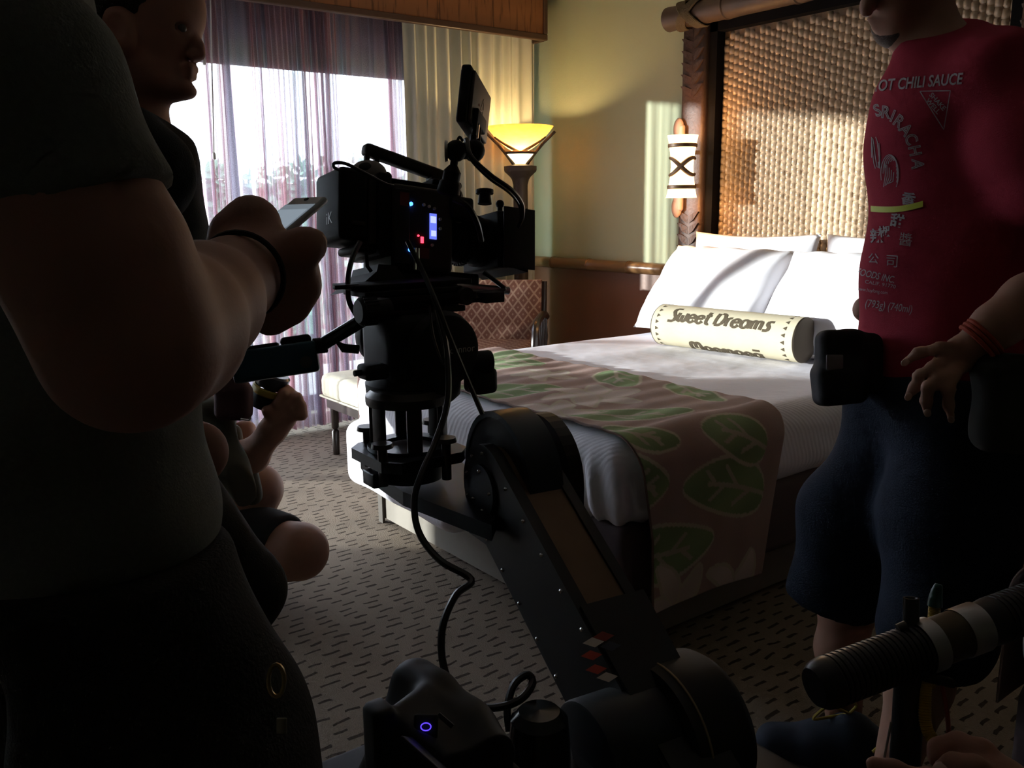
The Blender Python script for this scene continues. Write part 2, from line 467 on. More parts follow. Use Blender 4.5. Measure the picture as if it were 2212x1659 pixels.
def bush(loc, sc, seed, label):
    rnd = random.Random(seed); mb = MB()
    for _ in range(520):
        a = rnd.uniform(0, 2 * PI); z = rnd.random(); rr = math.sqrt(max(0, 1 - (2 * z - 1) ** 2)) * rnd.uniform(.55, 1.05)
        p = Vector((loc[0] + sc[0] * rr * math.cos(a), loc[1] + sc[1] * rr * math.sin(a), loc[2] + sc[2] * z))
        d = Vector((rnd.uniform(-1, 1), rnd.uniform(-1, 1), rnd.uniform(-.3, 1))).normalized(); q = d.orthogonal().normalized()
        l = rnd.uniform(.22, .5); w = l * .32
        mb.add([p, p + d * l * .5 + q * w, p + d * l, p + d * l * .5 - q * w], [(0, 1, 2, 3)])
    r = thing('garden_tree', loc, label, 'tree', 'garden trees beyond the balcony')
    mb.build('foliage', M_leaf, r, False)
    MB().cyl((loc[0], loc[1], loc[2] - 1.5), (loc[0], loc[1], loc[2] + sc[2] * .6), .16, .08, 8).build('trunk', mat('bark', (.10, .07, .05), .9), r)
bush((3.0, 13.5, -2.2), (1.7, 1.4, 3.0), 1, 'bluish green tree seen low through the sheer left of the cinema camera')
bush((7.6, 14.6, -2.4), (1.8, 1.6, 3.4), 2, 'garden tree seen through the sheer directly behind the cinema camera')
bush((12.4, 15.5, -2.6), (1.9, 1.5, 3.4), 3, 'garden tree farthest right behind the cream drape edge')
bush((-1.8, 13.0, -2.3), (1.7, 1.4, 3.0), 4, 'garden tree farthest left behind the man in profile')
hg = thing('hedge', (6, 22, -3), 'tall garden hedge seen as a dim band through the sheers', 'hedge')
MB().box2((-16, 22.6, -3), (30, 24.0, 1.9), .3).build('core', mat('hedge_core', (.05, .09, .06), .9, var=.4, vscale=2), hg)
hm = MB(); rnd = random.Random(9)
for _ in range(9000):
    p = Vector((rnd.uniform(-16, 30), 22.55 + rnd.uniform(-.3, .1), rnd.uniform(-2.6, 2.1 + .5 * rnd.random() ** 2))); d = Vector((rnd.uniform(-1, 1), rnd.uniform(-.8, .2), rnd.uniform(-.4, 1))).normalized(); q = d.orthogonal().normalized(); l = rnd.uniform(.3, .6)
    hm.add([p, p + d * l * .5 + q * l * .3, p + d * l, p + d * l * .5 - q * l * .3], [(0, 1, 2, 3)])
o = hm.build('leaves', M_leaf, hg, False); o['kind'] = 'stuff'
struct('ground_outside', MB().box2((-40, 6.6, -3.2), (45, 60, -3.0)), mat('lawn', (.13, .19, .08), .95, var=.3, vscale=.5))

# ------------------------------------------------------------------ cornice box over the window
M_cor = mat('cornice_wood', (0.24, 0.095, 0.034), 0.45, var=0.25, vscale=4)
nt, N, L, B = mnodes(M_cor)
tc = N.new('ShaderNodeTexCoord'); mp = N.new('ShaderNodeMapping'); mp.inputs['Scale'].default_value = (60, 60, 5)
nz = N.new('ShaderNodeTexNoise'); nz.inputs['Scale'].default_value = 1.0; nz.inputs['Detail'].default_value = 5
L.new(tc.outputs['Object'], mp.inputs[0]); L.new(mp.outputs[0], nz.inputs['Vector'])
cr = N.new('ShaderNodeValToRGB'); cr.color_ramp.elements[0].position = .56; cr.color_ramp.elements[1].position = .66
cr.color_ramp.elements[0].color = (1, 1, 1, 1); cr.color_ramp.elements[1].color = (.42, .36, .3, 1)
L.new(nz.outputs['Fac'], cr.inputs[0]); old = B.inputs['Base Color'].links[0].from_socket
mm = N.new('ShaderNodeMixRGB'); mm.blend_type = 'MULTIPLY'; mm.inputs[0].default_value = 1; L.new(old, mm.inputs[1]); L.new(cr.outputs[0], mm.inputs[2]); L.new(mm.outputs[0], B.inputs['Base Color'])
M_trim = mat('dark_trim_wood', (0.07, 0.035, 0.022), 0.4)
CY, CX1, CZ0, CZ1 = 4.24, 3.49, 2.165, 2.60
t = thing('window_cornice', (1.2, CY, CZ0), 'orange brown wooden cornice box with dark trim above the curtains', 'cornice')
MB().box2((-1.5, CY + .012, CZ0 + .02), (CX1 - .012, CY + .03, CZ1)).build('front_board', M_cor, t, False)
MB().box2((CX1 - .03, CY + .03, CZ0 + .02), (CX1 - .012, YW, CZ1)).build('end_board', M_cor, t, False)
MB().box2((-1.5, CY, CZ0), (CX1, CY + .035, CZ0 + .035), .006).build('bottom_trim', M_trim, t, False)
MB().box2((CX1 - .03, CY, CZ0 + .0355), (CX1, CY + .035, CZ1), .006).build('corner_trim', M_trim, t, False)
MB().box2((CX1 - .03, CY + .0355, CZ0), (CX1, YW, CZ0 + .035)).build('end_trim', M_trim, t, False)
MB().box2((-1.5, CY + .031, CZ1 - .02), (CX1 - .031, YW, CZ1)).build('top_board', M_cor, t, False)

# ------------------------------------------------------------------ curtains
def curtain(name, xs, y0, zt, zb, dens, lam, amp, m, parent=None, wob=0.012, seed=0, nz=26, thick=0):
    """cloth hung in folds; dens(x) = how many lengths of cloth are gathered per length of rod"""
    rnd = random.Random(seed); x = xs[0]; path = []; s = 0.0; ds = lam / 10
    ph = rnd.random() * 6
    while x < xs[1]:
        d = dens(x); a = amp * (0.7 + .5 * math.sin(3.1 * s + ph) * math.sin(7.7 * s + 2 * ph))
        path.append((x, a * math.sin(2 * PI * s / lam + .8 * math.sin(1.7 * s / lam + ph)), s)); x += ds / d; s += ds
    mb = MB(); P = []
    for i in range(nz + 1):
        f = i / nz; z = zt + (zb - zt) * f; row = []
        for (px, py, ss) in path:
            fl = 0.55 + .6 * f
            wx = wob * f * math.sin(9 * ss + 3 * f) + .5 * wob * math.sin(23 * ss + 5 * f)
            row.append(Vector((px + wx, y0 + py * fl + .4 * wob * math.sin(5 * f + 4 * ss), z)))
        P.append(row)
    mb.grid(P)
    me = mb.mesh(name)
    uv = me.uv_layers.new(name='UVMap'); m_ = len(path)
    for lp in me.loops:
        k = lp.vertex_index; uv.data[lp.index].uv = (path[k % m_][2], (k // m_) / nz)
    return link_mesh(name, me, m, parent)
def sheer_mat(name, c1, c2, dens):
    m = bpy.data.materials.new(name); m.use_nodes = True
    nt = m.node_tree; N = nt.nodes; L = nt.links
    for n in list(N):
        if n.type != 'OUTPUT_MATERIAL': N.remove(n)
    uv = N.new('ShaderNodeUVMap'); mp = N.new('ShaderNodeMapping'); mp.inputs['Scale'].default_value = (7, .25, 1)
    L.new(uv.outputs[0], mp.inputs[0])
    n1 = N.new('ShaderNodeTexNoise'); n1.inputs['Scale'].default_value = 1; n1.inputs['Detail'].default_value = 3; L.new(mp.outputs[0], n1.inputs['Vector'])
    cr = N.new('ShaderNodeValToRGB'); cr.color_ramp.elements[0].position = .40; cr.color_ramp.elements[1].position = .60
    cr.color_ramp.elements[0].color = (*c1, 1); cr.color_ramp.elements[1].color = (*c2, 1); L.new(n1.outputs['Fac'], cr.inputs[0])
    mp2 = N.new('ShaderNodeMapping'); mp2.inputs['Scale'].default_value = (320, 420, 1); L.new(uv.outputs[0], mp2.inputs[0])
    n2 = N.new('ShaderNodeTexNoise'); n2.inputs['Scale'].default_value = 1; n2.inputs['Detail'].default_value = 1; L.new(mp2.outputs[0], n2.inputs['Vector'])
    f = nmath(N, L, 'MULTIPLY_ADD', n2.outputs['Fac'], .5); f.node.inputs[2].default_value = dens - .25; f.node.use_clamp = True
    tl = N.new('ShaderNodeBsdfTranslucent'); df = N.new('ShaderNodeBsdfDiffuse'); L.new(cr.outputs[0], tl.inputs[0]); L.new(cr.outputs[0], df.inputs[0])
    m1 = N.new('ShaderNodeMixShader'); m1.inputs[0].default_value = .82; L.new(df.outputs[0], m1.inputs[1]); L.new(tl.outputs[0], m1.inputs[2])
    tr = N.new('ShaderNodeBsdfTransparent'); m2 = N.new('ShaderNodeMixShader'); L.new(f, m2.inputs[0]); L.new(tr.outputs[0], m2.inputs[1]); L.new(m1.outputs[0], m2.inputs[2])
    L.new(m2.outputs[0], N['Material Output'].inputs[0])
    return m
M_sheer = sheer_mat('mauve_sheer_voile', (.66, .40, .44), (.48, .44, .54), .56)
M_sheer2 = sheer_mat('pale_sheer_voile', (.50, .28, .28), (.36, .30, .34), .30)
def gauss(x, c, w): return math.exp(-((x - c) / w) ** 2)
SY = 4.44
bun = [ony(px, 500, SY).x for px in (470, 590, 700)]
dens_r = lambda x: 1.3 + 7.5 * gauss(x, bun[2], .13) + 6.5 * gauss(x, bun[1], .055) + 3.6 * gauss(x, bun[0], .05) + 1.2 * gauss(x, 1.62, .03) + 1.5 * gauss(x, 2.42, .02) + 9 * gauss(x, 2.53, .02) + 9 * gauss(x, 2.615, .018) + 1.0 * gauss(x, 1.95, .02)
o = curtain('sheer_curtain', (.96, 2.80), SY, 2.50, .03, dens_r, .085, .035, M_sheer, seed=3)
tag(o, 'mauve sheer curtain glowing white behind the cinema camera', 'curtain', 'sheer curtains')
o = curtain('sheer_curtain', (-1.3, .94), SY + .0, 2.50, .03, lambda x: 1.06 + 1.6 * gauss(x, .3, .04) + 1.6 * gauss(x, -.15, .04) + 1.6 * gauss(x, -.6, .05), .14, .022, M_sheer2, seed=5)
tag(o, 'mauve sheer curtain behind the man seen in profile', 'curtain', 'sheer curtains')
M_drape = mat('cream_drape', (0.58, 0.60, 0.50), 0.85, var=0.06, vscale=10, bump=.12, bscale=300, spec=.15)
nt, N, L, B = mnodes(M_drape)
DY = 4.36
dx0, dx1 = ony(874, 200, DY).x, ony(1163, 300, DY).x - .015
t = thing('cream_drape', ((dx0 + dx1) / 2, DY, 0), 'cream floor length drape with vertical folds beside the torchiere lamp', 'drape')
curtain('drape_cloth', (dx0, dx1), DY, 2.52, .02, lambda x: 1.9, .14, .042, M_drape, t, wob=.006, seed=11)
# draw cords of the curtain at the left of the opening
M_cord = mat('white_cord', (.55, .55, .58), .7)
for k, (pa, pb) in enumerate((((430, -60), (440, 125)), ((453, -60), (462, 330)))):
    a = ony(*pa, 4.30); b = ony(*pb, 4.30)
    t = thing('curtain_cord', b, ('thin curtain cord touching the nose of the man in profile', 'thin curtain cord just right of the profile man, the longer one')[k], 'cord', 'curtain draw cords')
    MB().tube([(a.x, a.y, 2.4), a, (a + b) / 2, b], .0035, 6).build('string', M_cord, t)
    MB().lathe(b, (0, 0, -1), [(.003, -.004), (.008, .004), (.009, .03), (0, .034)], 8).build('pull', M_cord, t)
# ================================================================== HEADBOARD
M_dkw = mat('carved_dark_wood', (0.060, 0.030, 0.017), 0.55, var=0.35, vscale=25, bump=.25, bscale=70)
M_log = mat('dark_bamboo_log', (0.095, 0.058, 0.034), 0.5, var=0.3, vscale=14, bump=.15, bscale=40)
M_black = mat('black_lacquer', (0.010, 0.009, 0.009), 0.9, spec=.05)
M_rope = mat('rope_lashing', (0.13, 0.095, 0.05), 0.9, bump=.4, bscale=200)
PX = 3.46; PYL = 3.04; PYR = 1.46; PW = .076
hb = thing('headboard', (PX, 2.25, 0), 'tall headboard with woven cane panel, carved dark posts and bamboo top log', 'headboard')
for py in (PYL, PYR):
    post = MB().box2((PX - .05, py - PW, 0), (PX + .12, py + PW, 2.26), .02).build('post', M_dkw, hb)
    # carved overlapping leaf blades running up the front and the window side of each post
    blade = MB()
    for fi in range(2):
        for i in range(26):
            z = .62 + i * .055 if fi == 0 else .62 + i * .055
            if 1.14 < z < 1.68 and py == PYL: continue
            for sgn in (-1, 1):
                if fi == 0:
                    b0 = Vector((PX - .051, py + sgn * .004, z)); o1 = Vector((0, sgn * PW * .85, 0)); nn = Vector((-1, 0, 0))
                else:
                    b0 = Vector((PX + .035 + sgn * .004, py + PW + .001, z)); o1 = Vector((sgn * .06, 0, 0)); nn = Vector((0, 1, 0))
                u = Vector((0, 0, .05))
                pts = [b0, b0 + o1 * .5 + u * .35, b0 + o1 + u * 1.15, b0 + o1 * .6 + u * 1.1, b0 + u * .75]
                blade.add(pts + [p + nn * .008 for p in pts[1:4]], [(0, 1, 5), (1, 2, 6, 5), (2, 3, 7, 6), (3, 4, 7), (0, 5, 7, 4), (5, 6, 7)])
    blade.build('carved_leaves', M_dkw, post, False)['kind'] = 'stuff'
lz = 2.10
prof = []
yy = 0
while yy < 1.8:
    prof += [(.058, yy), (.055, yy + .06), (.055, yy + .34), (.06, yy + .365), (.055, yy + .37)]; yy += .38
logo = MB().lathe((PX - .06, 3.20, lz), (0, -1, 0), [(0, 0), (.04, 0), (.05, .004)] + [(r, h + .006) for r, h in prof] + [(0, 2.05)], 20).build('top_log', M_log, hb)
for py in (PYL, PYR):
    rp = MB()
    for k in range(7):
        for sg in (1, -1):
            pts = []
            for i in range(24):
                a = 2 * PI * i / 24
                pts.append(Vector((PX - .06 + .064 * math.cos(a), py + (k - 3) * .008 + sg * .055 * math.sin(a), lz + .064 * math.sin(a))))
            rp.tube(pts, .0055, 6, True)
    rp.build('lashing', M_rope, logo)
fy0, fy1, fz0, fz1 = PYR + PW, PYL - PW, .45, 2.10
fr = MB().box2((PX - .02, fy1 - .045, fz0), (PX + .10, fy1, fz1)).box2((PX - .02, fy0, fz0), (PX + .10, fy0 + .045, fz1)).box2((PX - .02, fy0, fz1 - .09), (PX + .10, fy1, fz1)).box2((PX - .02, fy0, fz0), (PX + .10, fy1, fz0 + .05))
fr.build('inner_frame', M_black, hb, False)
py0, py1, pz0, pz1 = fy0 + .045, fy1 - .045, fz0 + .05, fz1 - .09
M_cane = mat('woven_cane', (0.48, 0.36, 0.245), 0.22, var=0.28, vscale=60, spec=.6)
M_caneb = mat('cane_backing', (0.20, 0.13, 0.075), 0.8)
PXF = PX + .035
panel = MB().box2((PXF, py0, pz0), (PXF + .03, py1, pz1)).build('woven_panel', M_caneb, hb, False)
# twill weave: every over-and-under strip is a pillow-shaped piece
def cane_mesh(wy, wz):
    mb = MB(); n, m = 5, 5; P = []
    for i in range(n):
        row = []
        for j in range(m):
            u = -1 + 2 * i / (n - 1); v = -1 + 2 * j / (m - 1)
            h = .0100 * math.sqrt(max(0, 1 - abs(u) ** 3.0)) * (1 - abs(v) ** 3.5) ** .5 if abs(u) < 1 and abs(v) < 1 else 0
            row.append(Vector((-h, u * wy * (1 - .12 * v * v), v * wz * (1 - .10 * u * u))))
        P.append(row)
    mb.grid(P); me = mb.mesh('cane_strip'); me.materials.append(M_cane)
    me.polygons.foreach_set('use_smooth', [True] * len(me.polygons))
    return me
cz = .0195; cy = .0135
cv = cane_mesh(.0148, .0190); ch = cane_mesh(.0125, .0150)
cells = []
ny = int((py1 - py0) / .0285); nzr = int((pz1 - pz0) / .0345)
for i in range(ny):
    for j in range(nzr):
        yv = py0 + (i + .5) * (py1 - py0) / ny; zv = pz0 + (j + .5) * .0345 + (i % 3) * .0115
        if zv > pz1 - .018: continue
        cells.append((yv, zv, (i + 2 * j) % 3))
cells.sort(key=lambda c: abs(c[0] - 2.10) * .7 + abs(c[1] - 1.35))
for (yv, zv, k) in cells[:300]:
    b = bpy.data.objects.new('cane_strip', cv if k else ch); COL.objects.link(b); b.parent = panel
    b.location = Vector((PXF - .0002, yv, zv)) - ORG[hb.name]; b.rotation_euler = (random.uniform(-.12, .12), random.uniform(-.05, .05), random.uniform(-.10, .10))
rest = MB()
vv = [v.co.copy() for v in cv.vertices]; ff = [tuple(p.vertices) for p in cv.polygons]; vh = [v.co.copy() for v in ch.vertices]
for (yv, zv, k) in cells[300:]:
    a = random.uniform(-.12, .12); ca, sa = math.cos(a), math.sin(a); tw = random.uniform(-.1, .1)
    rest.add([Vector((PXF - .0002 + p.x + p.y * tw, yv + p.y * ca - p.z * sa, zv + p.y * sa + p.z * ca)) for p in (vv if k else vh)], ff)
me = bpy.data.meshes.new('cane_weave'); me.from_pydata([tuple(p) for p in rest.v], [], rest.f)
o = link_mesh('cane_weave', me, M_cane, panel); o['kind'] = 'stuff'

# ================================================================== SCONCE on the post
M_sh = mat('sconce_glass', (0.9, 0.72, 0.5), .5, emit=(1.0, .56, .22), estr=3.6)
M_br = mat('sconce_bronze', (0.09, 0.045, 0.02), .5, .3)
M_pl = mat('sconce_backplate', (0.42, 0.28, 0.22), .5, var=.1)
SXc, SYc, SZc = 3.27, 2.965, 1.385
sc = thing('wall_sconce', (SXc, SYc, SZc), 'glowing hourglass wall sconce with bronze bands and knot on the left headboard post', 'sconce')
HZ = .145
def wv(z): return 0.053 + .020 * (abs(z) / HZ) ** 1.6
prof = [(wv(-HZ + 2 * HZ * i / 16), -HZ + 2 * HZ * i / 16) for i in range(17)]
MB().lathe((SXc, SYc, SZc), (0, 0, 1), prof, 28).build('shade', M_sh, sc)
for zz in (-.095, .098):
    r = wv(zz) + .003
    MB().lathe((SXc, SYc, SZc + zz), (0, 0, 1), [(r, -.009), (r + .003, -.006), (r + .003, .006), (r, .009)], 28).build('bronze_band', M_br, sc)
kn = MB()   # woven fish-like knot across the waist, facing the room
kp = []
for i in range(41):
    tt = i / 40; a = PI * (1.25 + .0) + (tt - .5) * 2.2
    ang = math.radians(-175) + (tt - .5) * 2 * 1.5
    z = .042 * math.sin(tt * 2 * PI) 
    kp.append((ang, z))
for sg in (1, -1):
    pts = []
    for i in range(25):
        tt = i / 24; ang = math.radians(150 + 150 * tt); z = sg * .040 * math.cos(tt * PI * 1.15) * (1 if tt < .75 else 1)
        r = wv(z) + .005; pts.append(Vector((SXc + r * math.cos(ang), SYc + r * math.sin(ang), SZc + z)))
    kn.tube(pts, [.007 + .004 * math.sin(PI * i / 24) for i in range(25)], 8)
kn.build('bronze_knot', M_br, sc)
bpk = MB().box2((PX - .075, PYL + .03, SZc - .21), (PX - .05, PYL + PW + .012, SZc + .21), .012)
bpk.sphere((PX - .062, PYL + .07, SZc + .19), .045, sc=(.35, .75, 1.2)).sphere((PX - .062, PYL + .07, SZc - .19), .045, sc=(.35, .75, 1.2))
bpk.build('backplate', M_pl, sc)
MB().cyl((PX - .062, PYL + .06, SZc + .08), (SXc, SYc, SZc + .08), .010).cyl((PX - .062, PYL + .06, SZc - .08), (SXc, SYc, SZc - .08), .010).cyl((SXc, SYc, SZc - .12), (SXc, SYc, SZc + .12), .008).build('mounting_bracket', M_br, sc)
ld = bpy.data.lights.new('sconce_bulb', 'POINT'); ld.energy = 1.6; ld.color = (1, .52, .2); ld.shadow_soft_size = .03
lo = bpy.data.objects.new('sconce_bulb', ld); COL.objects.link(lo); lo.parent = sc; lo.location = (0, 0, .17)
ld2 = ld.copy(); lo = bpy.data.objects.new('sconce_bulb', ld2); COL.objects.link(lo); lo.parent = sc; lo.location = (0, 0, -.17)

# ================================================================== TORCHIERE
LX, LY = 3.19, 4.13
M_bowl = mat('amber_glass_bowl', (0.95, 0.62, 0.28), .4, emit=(1.0, .45, .10), estr=1.2)
nt, N, L, B = mnodes(M_bowl)
tcx = N.new('ShaderNodeTexCoord'); sxx = N.new('ShaderNodeSeparateXYZ'); L.new(tcx.outputs['Object'], sxx.inputs[0])
M_hot = mat('lit_glass_well', (1, .85, .6), .4, emit=(1.0, .72, .36), estr=5)
M_lamp = mat('lamp_bronze', (0.055, 0.04, 0.028), .55, .2)
lp = thing('torchiere_lamp', (LX, LY, 0), 'lit torchiere floor lamp with amber glass bowl and bronze column in the corner', 'floor lamp')
zt = 1.655
# translucent bowl: lit from inside by its own bulb
mb_bowl = bpy.data.materials.new('amber_alabaster'); mb_bowl.use_nodes = True
nt = mb_bowl.node_tree; N = nt.nodes; L = nt.links
for n in list(N):
    if n.type != 'OUTPUT_MATERIAL': N.remove(n)
nz = N.new('ShaderNodeTexNoise'); nz.inputs['Scale'].default_value = 9; cr = N.new('ShaderNodeValToRGB')
cr.color_ramp.elements[0].color = (.80, .30, .06, 1); cr.color_ramp.elements[1].color = (.98, .46, .14, 1); L.new(nz.outputs['Fac'], cr.inputs[0])
tl = N.new('ShaderNodeBsdfTranslucent'); gl = N.new('ShaderNodeBsdfGlossy'); gl.inputs['Roughness'].default_value = .3; ms = N.new('ShaderNodeMixShader'); ms.inputs[0].default_value = .06
L.new(cr.outputs[0], tl.inputs[0]); L.new(tl.outputs[0], ms.inputs[1]); L.new(gl.outputs[0], ms.inputs[2]); L.new(ms.outputs[0], N['Material Output'].inputs[0])
R = .192
prof = [(0.004 + (R - .004) * (i / 14) ** .72, -.145 + .145 * (i / 14) ** 1.25) for i in range(15)]
MB().lathe((LX, LY, zt), (0, 0, 1), prof, 40).build('bowl', mb_bowl, lp)
MB().lathe((LX, LY, zt), (0, 0, 1), [(.088, -.148), (.065, -.175), (.04, -.2), (.03, -.21)], 24).build('lower_glass', M_hot, lp)
for k in range(3):
    arms = MB()
    a = math.radians((-50, 156, 53)[k])
    d = Vector((math.cos(a), math.sin(a), 0)); s_ = Vector((-d.y, d.x, 0))
    pts = [Vector((LX, LY, zt - .215)) + d * .035, Vector((LX, LY, zt - .15)) + d * .085, Vector((LX, LY, zt - .10)) + d * .13, Vector((LX, LY, zt - .035)) + d * .2]
    for i in range(3):
        p, q = pts[i], pts[i + 1]; dd = (q - p).normalized()
        arms.box((p + q) / 2, ((q - p).length + .01, .035 - .006 * i, .014), (dd, s_, dd.cross(s_)), .004)
    arms.build('support_arm', M_lamp, lp)
arms = MB()
# crescent strip under the bowl
for k in range(1):
    pts = []
    for i in range(49):
        a = 2 * PI * i / 48
        pts.append(Vector((LX + .088 * math.cos(a), LY + .088 * math.sin(a), zt - .146)))
    arms.tube(pts[:-1], .009, 8, True)
cres = []
for i in range(33):
    t_ = i / 32; a = math.radians(156 + 154 * t_); z = -.145 + .085 * (2 * t_ - 1) ** 2; rr = float(np.interp(z, [p[1] for p in prof], [p[0] for p in prof])) + .006
    cres.append(Vector((LX + rr * math.cos(a), LY + rr * math.sin(a), zt + z)))
arms.build('ring', M_lamp, lp)
MB().tube(cres, [.005 + .007 * math.sin(PI * i / 32) for i in range(33)], 8).build('crescent_band', M_lamp, lp)
MB().lathe((LX, LY, 0), (0, 0, 1), [(0, 0), (.15, 0), (.15, .02), (.12, .035), (.06, .05), (.045, .08), (.042, .55), (.05, .6), (.046, .66), (.042, .72), (.042, 1.33), (.05, 1.36), (.06, 1.375), (.092, 1.405), (.095, 1.415), (.095, 1.435), (.06, 1.44), (.03, 1.45), (0, 1.45)], 20).build('column', M_lamp, lp)
ld = bpy.data.lights.new('torchiere_bulb', 'POINT'); ld.energy = 7; ld.color = (1.0, .68, .32); ld.shadow_soft_size = .03
lo = bpy.data.objects.new('torchiere_bulb', ld); COL.objects.link(lo); lo.parent = lp; lo.location = (0, 0, zt - .085)

# ================================================================== CHAIR
M_uph = mat('diamond_upholstery', (0.20, 0.10, 0.075), .8, var=.08, bump=.1, bscale=200, spec=.2)
nt, N, L, B = mnodes(M_uph)
uvn = N.new('ShaderNodeUVMap'); sp = N.new('ShaderNodeSeparateXYZ'); L.new(uvn.outputs[0], sp.inputs[0])
a = nmath(N, L, 'ADD', nmath(N, L, 'MULTIPLY', sp.outputs[0], 17), nmath(N, L, 'MULTIPLY', sp.outputs[1], 13))
b = nmath(N, L, 'SUBTRACT', nmath(N, L, 'MULTIPLY', sp.outputs[0], 17), nmath(N, L, 'MULTIPLY', sp.outputs[1], 13))
def tri(x): return nmath(N, L, 'ABSOLUTE', nmath(N, L, 'SUBTRACT', nmath(N, L, 'FRACT', x), .5))
ta, tb = tri(a), tri(b)
ln = nmath(N, L, 'GREATER_THAN', nmath(N, L, 'MAXIMUM', ta, tb), .40)
dt = nmath(N, L, 'LESS_THAN', nmath(N, L, 'MAXIMUM', ta, tb), .10)
msk = nmath(N, L, 'MAXIMUM', ln, nmath(N, L, 'MULTIPLY', dt, .7))
old = B.inputs['Base Color'].links[0].from_socket
mm = N.new('ShaderNodeMixRGB'); mm.inputs[2].default_value = (.40, .27, .20, 1); L.new(msk, mm.inputs[0]); L.new(old, mm.inputs[1]); L.new(mm.outputs[0], B.inputs['Base Color'])
M_dark = mat('dark_turned_wood', (0.022, 0.015, 0.012), .3, var=.2)
CXc, CYc = 2.68, 3.85
cf = Vector((-.72, -.69, 0)).normalized(); cs = Vector((-cf.y, cf.x, 0)); cu = Vector((0, 0, 1))    # facing, its left
ch_ = thing('upholstered_chair', (CXc, CYc, 0), 'armchair with brown diamond patterned back and dark spindle arms behind the bed', 'chair')
cb = Vector((CXc, CYc, 0))
def cpt(f, s, z): return cb + cf * f + cs * s + cu * z
def pad(name, f0, f1, s0, s1, z0, z1, lean, m, parent):
    P = []; Q = []; n = 14
    def pt(u, v, front):
        s = s0 + (s1 - s0) * u; z = z0 + (z1 - z0) * v
        e = (1 - abs(2 * u - 1) ** 6) * (1 - abs(2 * v - 1) ** 6); e = max(e, 0) ** .5
        rd = .03 * (1 - e)
        f = (f1 if front else f0) * 1.0 + lean * (z - z0) + (e * .03 if front else -e * .015)
        return cpt(f, s, z)
    mb = MB(); G = [[pt(i / n, j / n, True) for j in range(n + 1)] for i in range(n + 1)]; Hh = [[pt(i / n, j / n, False) for j in range(n + 1)] for i in range(n + 1)]
    mb.grid(G); mb.grid(Hh)
    for seq in ([(i, 0) for i in range(n + 1)], [(i, n) for i in range(n + 1)], [(0, j) for j in range(n + 1)], [(n, j) for j in range(n + 1)]):
        mb.grid([[G[i][j] for i, j in seq], [Hh[i][j] for i, j in seq]])
    me = mb.mesh(name); uv = me.uv_layers.new(name='UVMap'); 
    for l in me.loops:
        p = me.vertices[l.vertex_index].co - cb; uv.data[l.index].uv = (p.dot(cs), p.z)
    return link_mesh(name, me, m, parent)
pad('backrest', -.30, -.25, -.30, .30, .42, .80, -.16, M_uph, ch_)
sb = MB().box(cpt(.02, 0, .42), (.54, .56, .12), (cf, cs, cu), .03)
me = sb.mesh('seat'); uv = me.uv_layers.new(name='UVMap')
for l in me.loops:
    p = me.vertices[l.vertex_index].co - cb; uv.data[l.index].uv = (p.dot(cs), p.dot(cf))
link_mesh('seat', me, M_uph, ch_)
for s in (-1, 1):
    ar = MB().tube(spline([cpt(-.30, s * .33, .60), cpt(-.1, s * .34, .635), cpt(.12, s * .34, .63), cpt(.22, s * .34, .60), cpt(.26, s * .34, .52), cpt(.26, s * .335, .40)], 6), .02, 10).build('arm', M_dark, ch_)
    for i in range(7):
        f = -.24 + i * .07
        MB().lathe(cpt(f, s * .335, .36), cu, [(.009, 0), (.012, .06), (.007, .08), (.012, .14), (.008, .2), (.010, .27)], 8).build('spindle', M_dark, ar)
    for f in (-.27, .25):
        MB().lathe(cpt(f, s * .29, 0), cu, [(0, 0), (.016, 0), (.022, .2), (.026, .38), (0, .38)], 10).build('leg', M_dark, ch_)
    MB().cyl(cpt(-.30, s * .31, .36), cpt(-.365, s * .31, .79), .018).build('back_post', M_dark, ch_)

# ================================================================== OTTOMAN
M_cream = mat('cream_upholstery', (0.50, 0.47, 0.38), .8, var=.06, bump=.12, bscale=150, spec=.2)
oc = onz(735, 985, 0); ox0, oy1 = oc.x - .03, oc.y + .06
ot = thing('footstool', (ox0 + .27, oy1 - .2, 0), 'low footstool with cream cushion and dark slim legs behind the bed corner', 'stool')
MB().box2((ox0 - .02, oy1 - .45, .29), (ox0 + .42, oy1 + .03, .415), .035).build('cushion', M_cream, ot)
tr = MB().tube([(ox0 - .018, oy1 - .448, .30), (ox0 + .418, oy1 - .448, .30), (ox0 + .418, oy1 + .028, .30), (ox0 - .018, oy1 + .028, .30)], .006, 6, True); tr.build('piping', M_cream, ot)
MB().box2((ox0 + .005, oy1 - .43, .24), (ox0 + .395, oy1 + .01, .29)).build('apron', M_dark, ot, False)
for a_, b_ in ((0.03, -.40), (.37, -.40), (.03, -.02), (.37, -.02)):
    MB().lathe((ox0 + a_, oy1 + b_, 0), (0, 0, 1), [(0, 0), (.017, 0), (.019, .12), (.012, .13), (.018, .14), (.019, .26), (0, .26)], 10).build('leg', M_dark, ot)
MB().box2((ox0 + .03, oy1 - .41, .13), (ox0 + .37, oy1 - .39, .15)).box2((ox0 + .26, oy1 - .4, .13), (ox0 + .28, oy1 - .02, .15)).build('stretcher', M_dark, ot, False)

